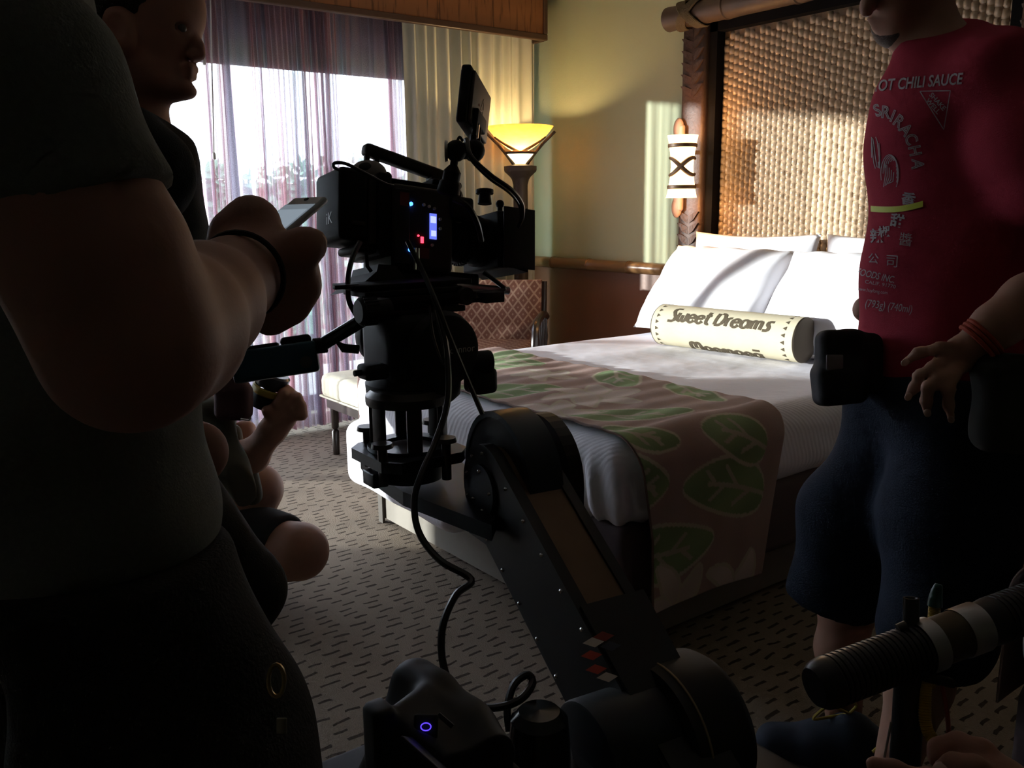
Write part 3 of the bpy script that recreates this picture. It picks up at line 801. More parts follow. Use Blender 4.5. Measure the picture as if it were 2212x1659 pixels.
# ================================================================== BED
BX0, BX1, BY0, BY1, BZ = 1.47, 3.42, 1.50, 2.97, .62
M_sheet = mat('white_coverlet', (0.80, 0.79, 0.86), .75, var=.02, spec=.2)
nt, N, L, B = mnodes(M_sheet)
tcx = N.new('ShaderNodeTexCoord'); mp = N.new('ShaderNodeMapping'); mp.inputs['Scale'].default_value = (1, 1, .4); L.new(tcx.outputs['Object'], mp.inputs[0])
wv1 = N.new('ShaderNodeTexWave'); wv1.wave_type = 'BANDS'; wv1.bands_direction = 'DIAGONAL'; wv1.inputs['Scale'].default_value = 34; wv1.inputs['Distortion'].default_value = 1.5; wv1.inputs['Detail Scale'].default_value = 3
L.new(mp.outputs[0], wv1.inputs['Vector'])
nz = N.new('ShaderNodeTexNoise'); nz.inputs['Scale'].default_value = 7; L.new(tcx.outputs['Object'], nz.inputs['Vector'])
ad = nmath(N, L, 'ADD', nmath(N, L, 'MULTIPLY', wv1.outputs['Fac'], .10), nmath(N, L, 'MULTIPLY', nz.outputs['Fac'], 1.2))
bp = N.new('ShaderNodeBump'); bp.inputs['Strength'].default_value = .4; bp.inputs['Distance'].default_value = .012; L.new(ad, bp.inputs['Height']); L.new(bp.outputs[0], B.inputs['Normal'])
M_boxs = mat('box_spring_cloth', (0.10, 0.07, 0.075), .85, var=.1)
M_base = mat('taupe_bed_base', (0.19, 0.17, 0.14), .6, var=.08)
bed = thing('bed', ((BX0 + BX1) / 2, 2.23, 0), 'made queen bed with white coverlet and taupe base under the woven headboard', 'bed')
def make_cover(lo, hi, vox, y0, y1, folds=True):
    S = SDF(lo, hi, vox)
    S.rbox(((BX0 + BX1) / 2, (y0 + y1) / 2, (BZ + .38) / 2), ((BX1 - BX0) / 2, (y1 - y0) / 2, (BZ - .38) / 2), .085, k=.01)
    return S
S = make_cover((1.3, 1.36, .1), (3.5, 3.15, .75), .0115, BY0, BY1)
S.rbox((1.80, 2.62, .29), (.36, .375, .125), .05, k=.03)
S.rbox((1.75, 2.1, .33), (.27, .3, .09), .05, k=.05)
def folds(X, Y, Z):
    c = np.exp(-(((X - BX0) / .22) ** 2 + ((Y - BY0) / .33) ** 2)) * np.clip((.60 - Z) / .1, 0, 1)
    ang = np.arctan2(Y - BY0 - .16, X - BX0 - .1 + .001)
    f =   .011 * c * np.sin(11 * ang + 9 * Z + 5)
    f = f + .004 * np.sin(6.1 * X + 2.2 * Y) * np.sin(5.3 * Y - 1.1 * X) + .002 * np.sin(19 * Y + 3 * X)
    return f
S.warp(folds)
S.build('coverlet', M_sheet, bed, 2)
MB().box2((BX0 + .03, BY0 + .02, .17), (BX1, BY1 - .06, .40), .03).build('box_spring', M_boxs, bed)
bx0, by1 = 1.565, 2.934
MB().box2((bx0, BY0 + .09, .02), (bx0 + .02, by1, .19)).build('foot_panel', M_base, bed, False)
MB().box2((bx0 + .021, BY0 + .09, .02), (BX1, BY0 + .11, .19)).build('side_panel', M_base, bed, False)
MB().box2((bx0 + .021, by1 - .02, .02), (BX1, by1, .19)).build('side_panel', M_base, bed, False)
MB().box2((bx0 - .012, by1 - .028, 0), (bx0 - .001, by1 + .004, .19)).build('corner_post', mat('base_trim_dark', (.06, .05, .04), .5), bed, False)
MB().box2((bx0 + .04, BY0 + .13, 0), (BX1, by1 - .03, .18)).build('plinth', M_boxs, bed, False)

# ---- runner with printed leaves
def leaf_color(u, v):
    """u: metres along the runner from the far hem, v: metres across from the foot edge"""
    base = np.array([.37, .265, .24]); col = np.empty(u.shape + (3,)); col[:] = base
    grain = .04 * np.sin(37 * u + 4 * np.sin(11 * v)) + .03 * np.sin(61 * v + 3 * u)
    col *= (1 + grain)[..., None]
    green = np.array([.22, .31, .16]); pale = np.array([.50, .46, .36]); cream = np.array([.55, .47, .43])
    def leaf(cu, cv, ang, ln, wd, veins=True, c=green):
        nonlocal col
        ca, sa = math.cos(ang), math.sin(ang); a = ((u - cu) * ca + (v - cv) * sa) / ln; b = (-(u - cu) * sa + (v - cv) * ca)
        inside = (a > 0) & (a < 1); prof = wd * np.sqrt(np.clip(np.sin(PI * np.clip(a, 0, 1) ** .75), 0, 1)) * (1 - .18 * a)
        bb = b + .018 * np.sin(PI * a); d = np.abs(bb) - prof
        m = inside & (d < 0); edge = inside & (np.abs(d) < .0055)
        col[m] = c * (1 + .12 * np.sin(30 * u + 17 * v))[m][:, None]
        if veins:
            mid = (a > -.1) & (a < .72) & (np.abs(bb) < .0065)
            br = np.zeros(u.shape, bool)
            for q, sg in ((.18, 1), (.34, -1), (.5, 1), (.62, -1)):
                t_ = (a - q) * ln; br |= (t_ > 0) & (t_ < wd * .75) & (np.abs(bb * sg - t_ * .8) < .008) & (d < -.02)
            col[(mid | br) & inside] = pale * .85
        col[edge] = pale
    def flower(cu, cv, rr, n, ph):
        for k in range(n): leaf(cu, cv, ph + 2 * PI * k / n, rr, rr * .26, False, cream)
    for L_ in LEAVES: leaf(*L_)
    for F_ in FLOWERS: flower(*F_)
    return col
RT_ = .648   # top of runner
r_ = .095
far_d = .28
near_z = .165
path = []   # (Y, z) centre line
path.append((BY1 + .018, BZ - far_d))
for i in range(13):
    a = i / 12 * PI / 2
    path.append((BY1 + .018 - r_ + r_ * math.cos(a), BZ + .014 - r_ + r_ * math.sin(a)))
nst = 90
for i in range(1, nst): path.append((BY1 + .018 - r_ + (BY0 - .018 + r_ - (BY1 + .018 - r_)) * i / nst, BZ + .014 + .002 * math.sin(i * .9)))
for i in range(25):
    a = PI / 2 + i / 24 * PI / 2
    path.append((BY0 - .018 + r_ + r_ * math.cos(a), BZ + .014 - r_ + r_ * math.sin(a)))
path.append((BY0 - .024, near_z))
pl = [0.0]
for i in range(1, len(path)): pl.append(pl[-1] + math.hypot(path[i][0] - path[i - 1][0], path[i][1] - path[i - 1][1]))
TOT = pl[-1]
NU, NV = 560, 170
us = np.linspace(0, TOT, NU); py_ = np.interp(us, pl, [p[0] for p in path]); pz_ = np.interp(us, pl, [p[1] for p in path])
top_end = pl[1 + 13 + nst - 1 + 12]
def tU(Y): return float(np.interp(-Y, [-p[0] for p in path], pl))
LEAVES = [  # u, v of the leaf base, direction, length, half width
    (TOT - .235, .48, -1.82, .34, .088), (TOT - .40, -.06, 1.19, .17, .075), (TOT - .18, -.06, 1.5, .34, .085), (TOT - .365, .49, -1.95, .25, .078), (TOT - .56, -.01, .95, .21, .062),
    (tU(1.80), .03, 1.02, .36, .075), (tU(2.30), -.05, .97, .38, .115), (tU(2.66), .24, .9, .32, .09), (tU(2.88), .02, .6, .34, .10), (tU(2.20), .60, -.6, .30, .085), (tU(2.75), .62, -.9, .30, .09), (tU(1.92), .60, -.35, .30, .07), (.05, .35, .2, .26, .09), (tU(2.45), .48, -2.6, .22, .07)]
FLOWERS = [(tU(1.95), .26, .17, 6, .3), (tU(1.86), .02, .14, 5, .9), (tU(2.52), .12, .13, 5, .1), (TOT + .01, .12, .15, 5, 2.3), (TOT + .02, .36, .13, 4, 2.5), (tU(2.3), .36, .12, 5, .5)]
U, Vv = np.meshgrid(us, np.linspace(0, 1, NV), indexing='ij')
xa = np.full(NU, BX0 + .045); hang = np.clip((us - top_end) / (TOT - top_end), 0, 1)
xa = xa + .045 * np.clip((us - top_end) / .25, 0, 1)
xb = np.full(NU, 2.105) - .115 * hang
XX = xa[:, None] + (xb - xa)[:, None] * Vv
nrm_y = np.gradient(pz_, us); 
rip = .004 * np.sin(21 * XX + 3) + .010 * hang[:, None] ** 1.5 * np.sin(13 * XX + 1.0)
YY = py_[:, None] - rip * hang[:, None]; ZZ = pz_[:, None] + .003 * np.sin(17 * XX + 9 * U) * (1 - hang[:, None])
# lower hem rises slightly to the head side
colr = leaf_color(U, XX - (BX0 + .045))
verts = np.stack([XX, YY, ZZ], -1).reshape(-1, 3)
ii = np.arange(NU * NV).reshape(NU, NV)
Q = np.stack([ii[:-1, :-1], ii[1:, :-1], ii[1:, 1:], ii[:-1, 1:]], -1).reshape(-1, 4)
me = bpy.data.meshes.new('bed_runner'); me.from_pydata(verts.tolist(), [], Q.tolist())
ca_ = me.color_attributes.new('print', 'FLOAT_COLOR', 'POINT')
ca_.data.foreach_set('color', np.concatenate([colr.reshape(-1, 3), np.ones((NU * NV, 1))], 1).astype(np.float32).ravel())
M_run = mat('leaf_print_cloth', (.3, .2, .17), .8, spec=.15, bump=.1, bscale=240)
nt, N, L, B = mnodes(M_run); an = N.new('ShaderNodeAttribute'); an.attribute_name = 'print'; L.new(an.outputs['Color'], B.inputs['Base Color'])
o = link_mesh('bed_runner', me, M_run)
so = o.modifiers.new('thickness', 'SOLIDIFY'); so.thickness = .004; so.offset = 1
tag(o, 'mauve bed runner with green leaf and white flower print across the foot of the bed', 'bed runner')
M_pip = mat('runner_piping', (.20, .13, .11), .8)
rn = o
for j in (0, NV - 1):
    MB().tube([Vector((XX[i, j], YY[i, j], ZZ[i, j])) for i in range(0, NU, 6)], .0035, 6).build('piping', M_pip, rn)

# ---- pillows
M_pil = mat('white_pillowcase', (0.82, 0.82, 0.87), .7, var=.02, bump=.25, bscale=9, spec=.2)
def pillow(c, width, height, thick, up, side, label, seed):
    c = Vector(c); up = Vector(up).normalized(); side = Vector(side).normalized(); nn = side.cross(up).normalized()
    if nn.x > 0: nn = -nn
    n = 34; rnd = random.Random(seed); ph = [rnd.uniform(0, 6) for _ in range(6)]
    def pt(u, v, sg):
        e = max(0, (1 - abs(u) ** 3.2)) ** .55 * max(0, (1 - abs(v) ** 3.2)) ** .55
        pull = 1 - .05 * (abs(u * v)) ** .5 * 0 - .04 * (1 - abs(v) ** 2) * abs(u) ** 6 - 0
        w = width / 2 * u * (1 - .06 * (1 - v * v) * abs(u) ** 4); h = height / 2 * v * (1 - .08 * (1 - u * u) * abs(v) ** 4)
        t_ = thick * e * (1 + .10 * math.sin(5 * u + ph[0]) * math.sin(4 * v + ph[1])) + .008 * math.sin(14 * u + 6 * v + ph[2]) * (1 - e) * e * 3
        return c + side * w + up * h + nn * (sg * t_)
    mb = MB(); G = [[pt(-1 + 2 * i / n, -1 + 2 * j / n, 1) for j in range(n + 1)] for i in range(n + 1)]; Hh = [[pt(-1 + 2 * i / n, -1 + 2 * j / n, -1) for j in range(n + 1)] for i in range(n + 1)]
    mb.grid(G); mb.grid(Hh)
    me = mb.mesh('pillow'); bm = bmesh.new(); bm.from_mesh(me); bmesh.ops.remove_doubles(bm, verts=bm.verts[:], dist=.0005); bmesh.ops.recalc_face_normals(bm, faces=bm.faces[:]); bm.to_mesh(me); bm.free()
    o = link_mesh('pillow', me, M_pil)
    return tag(o, label, 'pillow', 'white bed pillows')
upv = Vector((.62, 0, .78))
pillow((3.08, 2.61, .825), .73, .48, .092, upv, (.10, 1, 0), 'left front white pillow leaning behind the bolster', 1)
pillow((3.03, 1.87, .825), .72, .48, .095, upv, (-.08, 1, 0), 'right front white pillow brightly lit beside the red shirt', 2)
upv2 = Vector((.16, 0, .98))
pillow((3.33, 2.60, .85), .70, .46, .055, upv2, (.0, 1, 0), 'rear white pillow showing its top edge behind the left pillow', 3)
pillow((3.33, 1.87, .85), .70, .46, .055, upv2, (.0, 1, 0), 'rear white pillow showing its top edge behind the right pillow', 4)

# ---- bolster with lettering
M_bol = mat('bolster_canvas', (0.46, 0.42, 0.31), .8, var=.05, spec=.15)
M_ink = mat('brown_print', (0.075, 0.06, 0.04), .85, var=.1, spec=.1)
BR = .086
ea = onz(1432, 700, BZ + BR); eb = onz(1740, 735, BZ + BR)
ad_ = (eb - ea); BLn = ad_.length; ad_.normalize()
bo = thing('bolster_cushion', (ea + eb) / 2 - Vector((0, 0, BR)), 'cream bolster cushion lettered Sweet Dreams lying in front of the pillows', 'cushion')
MB().lathe(ea, ad_, [(BR - .004, .002)] + [(BR, .006 + (BLn - .012) * i / 8) for i in range(9)] + [(BR - .004, BLn - .002)], 48).build('sleeve', M_bol, bo)
M_cap = mat('brown_end_cloth', (.10, .078, .055), .85)
MB().lathe(ea, ad_, [(0, -.012), (BR * .6, -.010), (BR - .002, 0), (BR + .001, .004), (BR - .003, .008)], 40).build('end_cap', M_cap, bo)
MB().lathe(eb, -ad_, [(0, -.012), (BR * .6, -.010), (BR - .002, 0), (BR + .001, .004), (BR - .003, .008)], 40).build('end_cap', M_cap, bo)
# lettering built from thick rounded strokes, wrapped round the sleeve
def arc(cx, cy, rx, ry, a0, a1, n=18):
    return [(cx + rx * math.cos(math.radians(a0 + (a1 - a0) * i / n)), cy + ry * math.sin(math.radians(a0 + (a1 - a0) * i / n))) for i in range(n + 1)]
GL = {
 'S': (.62, [[(.66, 1.0), (.42, 1.0)] + arc(.42, .78, .22, .22, 90, 200) + [(.30, .60), (.40, .45)] + arc(.28, .24, .24, .24, 40, -90) + [(.0, .0)]]),
 'w': (.86, [[(.10, .66), (.10, .26)] + arc(.26, .26, .16, .2, 180, 360) + [(.42, .50)], [(.42, .26)] + arc(.58, .26, .16, .2, 180, 360) + [(.74, .66)]]),
 'e': (.66, [arc(.32, .32, .25, .28, 10, 335, 26), [(.18, .34), (.56, .38)]]),
 't': (.46, [[(.20, .95), (.20, .28)] + arc(.36, .26, .16, .22, 180, 300), [(.02, .64), (.44, .64)]]),
 'D': (.82, [[(.14, .06), (.14, .92)], [(.32, .94)] + arc(.36, .5, .36, .44, 80, -90, 24) + [(.14, .06)]]),
 'r': (.48, [[(.14, .04), (.14, .62)], [(.14, .42)] + arc(.34, .40, .2, .22, 180, 70)]),
 'a': (.70, [arc(.32, .32, .24, .27, 30, 330, 26), [(.58, .62), (.58, .04)]]),
 'm': (.98, [[(.12, .04), (.12, .40)] + arc(.28, .40, .16, .2, 180, 0) + [(.44, .04)], [(.44, .40)] + arc(.62, .40, .18, .2, 180, 0) + [(.80, .04)]]),
 's': (.58, [[(.56, .64), (.42, .64)] + arc(.38, .48, .16, .16, 90, 200) + [(.34, .32)] + arc(.22, .20, .17, .17, 40, -90) + [(.02, .03)]]),
 'M': (1.10, [[(.14, .04), (.14, .60)] + arc(.33, .60, .19, .3, 180, 0) + [(.52, .30)], [(.52, .60)] + arc(.72, .60, .20, .3, 180, 0) + [(.92, .04)]]),
 'o': (.70, [arc(.32, .33, .25, .28, 0, 360, 28)]),
 '-': (.0, [[(-.62, .86), (-.12, .86)]]),
 ' ': (.30, []),
}
def stroke_text(txt, h, weight, slant):
    """list of (quad polygons) in text space, baseline y=0"""
    quads = []; x = 0
    for chh in txt:
        wd, sts = GL[chh]
        for st in sts:
            P = [Vector((x + p[0] + slant * p[1], p[1])) for p in st]
            Q_ = [P[0]]
            for p in P[1:]:
                k = max(1, int((p - Q_[-1]).length / .06)); a0 = Q_[-1].copy()
                for i in range(1, k + 1): Q_.append(a0 + (p - a0) * (i / k))
            Lf, Rg = [], []
            for i, p in enumerate(Q_):
                d = Q_[min(i + 1, len(Q_) - 1)] - Q_[max(i - 1, 0)]; d = d.normalized() if d.length > 1e-6 else Vector((1, 0))
                w_ = weight * (1.15 if abs(d.y) > .7 else .8); nn = Vector((-d.y, d.x)) * w_ / 2
                Lf.append(p + nn); Rg.append(p - nn)
            for i in range(len(Q_) - 1): quads.append([Lf[i], Rg[i], Rg[i + 1], Lf[i + 1]])
        x += wd
    return [[q_ * h for q_ in qd] for qd in quads], x * h
toCam = (CAMPOS - (ea + eb) / 2); toCam -= ad_ * toCam.dot(ad_); e0 = toCam.normalized(); e90 = ad_.cross(e0)
if e90.z < 0: e90 = -e90      # e0 faces the camera, e90 points up
def bol_pt(s, a, rr): return ea + ad_ * s + (e0 * math.cos(a) + e90 * math.sin(a)) * rr
def letter(txt, s0, h, ang0, name, weight=.17, slant=.14):
    qs, wd = stroke_text(txt, h, weight, slant); mb = MB()
    for q_ in qs: mb.add([bol_pt(s0 + p.x, ang0 + p.y / BR, BR + .0012) for p in q_], [(0, 1, 2, 3)])
    mb.build(name, M_ink, bo, False); return wd
letter('Sweet Dreams', BLn * .13, .062, math.radians(11), 'lettering', .215)
letter('Moemoea-', BLn * .27, .062, math.radians(-80), 'lettering', .215)
for s_, sg in ((.028, 1), (BLn - .05, -1)):
    tm = MB()
    for i in range(20):
        a = 2 * PI * i / 20 + .1; da = .09
        tm.add([bol_pt(s_ + (0 if sg > 0 else .012), a - da, BR + .0012), bol_pt(s_ + (0 if sg > 0 else .012), a + da, BR + .0012), bol_pt(s_ + (.016 if sg > 0 else -.004), a, BR + .0012)], [(0, 1, 2)])
    tm.build('triangle_border', M_ink, bo, False)

# ================================================================== SECOND BED (sliver at the right edge)
b2 = thing('bed', (2.3, -.3, 0), 'second bed glimpsed at the right edge behind the man in the red shirt', 'bed')
S2 = SDF((1.3, -1.2, .3), (3.5, .8, .72), .016); S2.rbox(((BX0 + BX1) / 2, -.145, .5), ((BX1 - BX0) / 2, .735, .12), .085)
S2.build('coverlet', M_sheet, b2)
MB().box2((BX0 + .03, -.87, .17), (BX1, .58, .40), .03).build('box_spring', M_boxs, b2)
MB().box2((bx0, -.83, .0), (BX1, .52, .19)).build('base_panel', M_base, b2, False)
r2 = bpy.data.objects.new('bed_runner', rn.data); COL.objects.link(r2); r2.location = (0, -2.38, 0)
so = r2.modifiers.new('thickness', 'SOLIDIFY'); so.thickness = .004; so.offset = 1
tag(r2, 'leaf print runner on the second bed at the right edge', 'bed runner')
# ================================================================== CINEMA CAMERA
M_blk = mat('black_anodised', (0.006, 0.006, 0.008), .65, 0, var=.2, spec=.2)
M_blk2 = mat('black_rubber', (0.008, 0.008, 0.009), .7, var=.2)
M_gry = mat('dark_grey_shell', (0.026, 0.023, 0.021), .6, var=.15, spec=.3)
M_stl = mat('brushed_steel', (0.42, 0.42, 0.43), .3, 1.0)
M_red = mat('red_label', (.16, .012, .016), .6)
M_wht = mat('white_plastic', (.55, .55, .53), .5)
def emit_mat(name, c, s): return mat(name, tuple(min(.8, q) for q in c), .5, emit=c, estr=s)
M_blue = emit_mat('blue_led', (.05, .2, 1.0), 3.0)
M_redl = emit_mat('red_led', (1.0, .03, .06), 3.0)
M_scr = emit_mat('blue_screen', (.12, .16, .75), .85)
M_scrw = emit_mat('pale_screen', (.42, .48, 1.0), .9)
cf_ = (RT * .80 + FW * .57 - UP * .0).normalized()
cs_ = (RT * -.55 + FW * .82); cs_ = (cs_ - cf_ * cs_.dot(cf_)).normalized()     # to the far side
cu_ = cs_.cross(cf_); cu_ = cu_ if cu_.z > 0 else -cu_
CO = at(735, 516, 1.75)
CA = (cf_, cs_, cu_)
AS = .755
def cp(a, b, c): return CO + cf_ * (a * AS) + cs_ * b + cu_ * c
ck = thing('cinema_camera', cp(.2, .07, -.09), 'black digital cinema camera with top handle, lens and matte box', 'camera')
def cbox(name, a, b, c, m, bev=.004, parent=ck):
    return MB().box(cp((a[0] + a[1]) / 2, (b[0] + b[1]) / 2, (c[0] + c[1]) / 2), ((a[1] - a[0]) * AS, b[1] - b[0], c[1] - c[0]), CA, bev).build(name, m, parent)
bat = cbox('battery_pack', (0, .085), (0, .128), (0, .148), M_blk, .012)
cbox('battery_plate', (.086, .11), (.004, .124), (-.004, .14), M_gry, .004)
cbox('rear_module', (.111, .15), (-.004, .135), (-.025, .145), M_blk)
body = cbox('body', (.151, .345), (-.008, .14), (-.052, .128), M_gry, .012)
cbox('body_side_cover', (.153, .20), (-.012, -.0085), (-.04, .115), M_blk2, .003, body)
# battery lettering
V_, F_ = text_mesh('iK', .034)
MB().add([cp(-.0012, .052 - v.x * 1.0, .048 + v.y) for v in V_], F_).build('lettering', M_wht, bat, False)
cbox('battery_latch', (.03, .07), (-.004, 0.001), (.03, .04), M_gry, .002, bat)
# display, buttons, lamps on the near side
scr = cbox('display', (.264, .286), (-.0105, -.0085), (.018, .072), M_scr, 0, body)
cbox('display_readout', (.266, .284), (-.0112, -.0106), (.052, .066), M_scrw, 0, body)
cbox('display_readout', (.268, .284), (-.0112, -.0106), (.024, .036), M_scrw, 0, body)
for (a, c) in ((.245, .088), (.262, .086), (.279, .083), (.298, .062), (.298, .042), (.272, .005)):
    MB().cyl(cp(a, -.012, c), cp(a, -.006, c), .0032, n=12).build('button', M_wht, body)
MB().cyl(cp(.203, -.0135, .086), cp(.203, -.006, .086), .0042, n=10).build('blue_light', M_blue, body)
MB().cyl(cp(.199, -.0135, -.010), cp(.199, -.006, -.010), .0042, n=10).build('blue_light', M_blue, body)
MB().cyl(cp(.228, -.0105, .022), cp(.228, -.006, .022), .0022, n=8).build('red_light', M_redl, body)
MB().box(cp(.240, -.009, .014), (.006, .003, .013), CA).build('red_light', M_redl, body)
cbox('red_tag', (.168, .196), (-.014, -.0125), (.08, .108), M_red, 0, body)
cbox('red_tag', (.232, .262), (-.0105, -.0085), (-.025, -.003), M_red, 0, body)
for a in (.216, .226):
    MB().cyl(cp(a, -.011, -.005), cp(a, -.011, -.05), .003, n=8).build('connector_rod', M_stl, body)
# top plate, handle
cbox('top_plate', (.13, .36), (.01, .125), (.1285, .14), M_blk, .003)
h0, h1 = cp(.112, .07, .208), cp(.385, .07, .172); hx = (h1 - h0).normalized(); hu_ = cs_.cross(hx); hu_ = hu_ if hu_.z > 0 else -hu_
hd = MB().box((h0 + h1) / 2, ((h1 - h0).length, .03, .026), (hx, cs_, hu_), .008)
hd.box(cp(.122, .07, .172), (.011, .012, .06), CA, .003).box(cp(.152, .07, .17), (.011, .012, .06), CA, .003)
hd.box(cp(.335, .07, .156), (.02, .03, .04), CA, .003)
hd.build('top_handle', M_gry, ck)
cbox('top_clutter', (.30, .40), (.02, .11), (.14, .158), M_blk, .01)
for (a, b, c, r) in ((.385, .05, .15, .017), (.36, .09, .165, .014), (.41, .07, .135, .02), (.17, .05, .15, .012), (.2, .09, .15, .012)):
    MB().sphere(cp(a, b, c), r, 10, 8).build('connector_boot', M_blk2, ck)
# lens with gear rings
ln = MB().lathe(cp(.345, .062, .035), cf_, [(0, 0), (.044, 0), (.044, .02), (.05, .024), (.05, .05), (.053, .052), (.053, .066), (.05, .068), (.05, .092), (.056, .096), (.056, .15), (.05, .153), (0, .153)], 32).build('lens', M_blk, ck)
gm = MB()
for i in range(40):
    a = 2 * PI * i / 40
    gm.box(cp(.345, .062, .035) + cf_ * .059 + (cs_ * math.cos(a) + cu_ * math.sin(a)) * .055, (.012, .004, .005), (cf_, (cs_ * -math.sin(a) + cu_ * math.cos(a)), (cs_ * math.cos(a) + cu_ * math.sin(a))))
gm.build('focus_gear', M_blk2, ln, False)
MB().box(cp(.37, .005, .092), (.06, .04, .05), CA, .008).cyl(cp(.40, .01, .075), cp(.47, .01, .06), .017).build('focus_motor', M_blk, ck)
MB().box(cp(.40, .062, -.055), (.11, .05, .03), CA, .006).build('lens_support', M_blk, ck)
# matte box: frame with hood and side flags
mx_ = MB().box(cp(.515, .062, .035), (.03, .150, .128), CA, .006)
hood = [(cp(.53, .062 + sb * .072, .035 + sc_ * .060), cp(.585, .062 + sb * .092, .035 + sc_ * .072)) for sb, sc_ in ((-1, -1), (1, -1), (1, 1), (-1, 1))]
for i in range(4):
    a, b = hood[i], hood[(i + 1) % 4]
    mx_.add([a[0], a[1], b[1], b[0]], [(0, 1, 2, 3)]); 
mx_.build('matte_box', M_blk, ck)
MB().box(cp(.545, -.040, .035), (.085, .004, .135), CA, .0015).build('side_flag', M_blk2, ck)
MB().cyl(cp(.475, .02, .115), cp(.475, .02, .138), .016, .013, 14).cyl(cp(.475, .02, .138), cp(.475, .02, .147), .020, .020, 14).build('lens_port', M_blk, ck)
MB().cyl(cp(.53, .02, .10), cp(.53, .02, .116), .006).sphere(cp(.53, .02, .12), .010, 10, 6).build('clamp_knob', M_blk, ck)
# rods and base plate of the camera
for b in (.02, .105): MB().cyl(cp(.10, b, -.075), cp(.56, b, -.075), .0095, n=12).build('support_rod', M_stl, ck)
cbox('base_plate', (.15, .37), (.005, .128), (-.092, -.053), M_blk, .006)
MB().prism([cp(.12, -.01, -.10), cp(.06, -.01, -.088), cp(.035, -.01, -.102), cp(.10, -.01, -.06), cp(.105, -.01, -.045), cp(.16, -.01, -.045), cp(.22, -.01, -.10), cp(.19, -.01, -.112)], cs_ * .12).build('shoulder_pad', M_blk2, ck, False)
cbox('rear_grip', (.055, .13), (.01, .11), (-.02, -.002), M_blk2, .008)
tr_ = MB().tube([cp(.075, .0, -.02), cp(.078, 0, -.05), cp(.09, 0, -.06)], .004, 8); tr_.build('latch_lever', M_blk, ck)

# roll of tape sitting on the camera's back
M_tape = mat('pale_grey_fabric', (.20, .18, .165), .7)
tp = thing('eyecup', at(800, 385, 1.85), 'small rounded grey eyecup with dark opening on the camera behind the handle', 'eyecup')
ctr = at(797, 372, 1.85); dv = (-FW * .85 + UP * .35 + RT * .1).normalized(); rv = (RT - dv * RT.dot(dv)).normalized(); uv_ = dv.cross(rv); uv_ = uv_ if uv_.z > 0 else -uv_
MB().sphere(ctr, .037, 24, 14, (1.0, .72, .6), (rv, uv_, dv)).build('shell', M_tape, tp)
MB().sphere(ctr + dv * .0125 - rv * .004, .02, 18, 8, (1.0, .72, .55), (rv, uv_, dv)).build('opening', M_blk2, tp)
MB().tube([ctr - uv_ * .02, ctr - uv_ * .045 + rv * .01], .012, 8).build('stem', M_blk, tp)

# ================================================================== ON-BOARD MONITOR AND ITS ARM
M_mon = mat('monitor_back_grey', (.055, .042, .036), .5, .1)
mTL, mBL, mTR, mBR = at(1018, 137, 1.80), at(1008, 268, 1.80), at(1058, 208, 1.95), at(1048, 317, 1.95)
mr = (mTR - mTL); mw = mr.length; mr.normalize(); md = (mBL - mTL); md = (md - mr * md.dot(mr)); mh = (mBL - mTL).length; md.normalize(); mn = mr.cross(md)
if mn.dot(RT) < 0: mn = -mn     # back of the monitor looks this way
mo = thing('camera_monitor', mBL, 'small on-board monitor tilted above the camera, seen from behind', 'monitor')
mc = (mTL + mBL + mTR + mBR) / 4
MB().box(mc - mn * .012, (mw, mh, .022), (mr, md, mn), .006).build('housing', M_blk, mo)
mbk = MB().box(mc + mn * .002, (mw * .86, mh * .86, .008), (mr, md, mn), .003).build('back_cover', M_mon, mo)
MB().box(mc - mn * .0238, (mw * .9, mh * .84, .001), (mr, md, mn)).build('screen', mat('dim_screen', (.02, .02, .025), .15), mo, False)
MB().box(mc + mn * .010 + md * mh * .30 - mr * mw * .12, (mw * .45, mh * .26, .014), (mr, md, mn), .004).build('battery_slot', M_blk, mo)
em = MB()      # small geometric logo
lg = mc + mn * .0065 - md * .005
for a, b in (((-.01, .02), (.012, -.02)), ((.012, -.02), (.016, .004)), ((.016, .004), (-.004, .014)), ((-.002, .004), (.012, .022)), ((.012, .022), (.016, .004))):
    p, q = lg + mr * a[0] + md * a[1], lg + mr * b[0] + md * b[1]; d_ = (q - p); em.box((p + q) / 2, (d_.length, .0016, .0006), (d_.normalized(), mn.cross(d_.normalized()), mn))
em.build('emblem', mat('faint_silver', (.22, .2, .19), .4), mbk, False)
MB().cyl(lg - mr * .018 + md * .006, lg - mr * .018 + md * .006 + mn * .001, .003, n=8).build('red_dot', M_red, mbk)
for k in range(3):
    p = mc + mn * .012 + md * (mh * .40) + mr * (mw * (-.32 + .1 * k)); MB().cyl(p, p + md * .03, .005, n=10).build('cable_plug', M_stl if k == 1 else M_blk, mo)
am = thing('articulating_arm', at(976, 395, 1.80), 'black articulating arm with ball joint joining monitor and camera handle', 'arm')
e1, e2, e3, e4 = at(1024, 326, 1.82), at(985, 326, 1.79), at(980, 358, 1.79), at(972, 398, 1.80)
MB().cyl(e2, e1, .017, n=18, bev=.004).sphere(e2, .022, 16, 10).sphere(e1, .023, 16, 10).build('clamp_barrel', M_blk, am)
MB().cyl(e2 - RT * .022, e2 - RT * .016, .022, .02, 20).build('steel_collar', M_stl, am)
MB().cyl(e2, e3, .008).lathe(e3, (e4 - e3), [(.009, 0), (.018, .012), (.018, .03), (.022, .035), (.024, .055), (.02, .06), (0, .06)], 18).build('ball_socket', M_blk, am)
MB().cyl(e1, at(1022, 292, 1.83), .007).build('mount_stud', M_blk, am)
MB().tube(spline([at(1000, 305, 1.8), at(993, 296, 1.8), at(988, 306, 1.8), at(994, 316, 1.8), at(1003, 310, 1.8)], 6), .003, 6).build('lever_ring', M_blk, am)

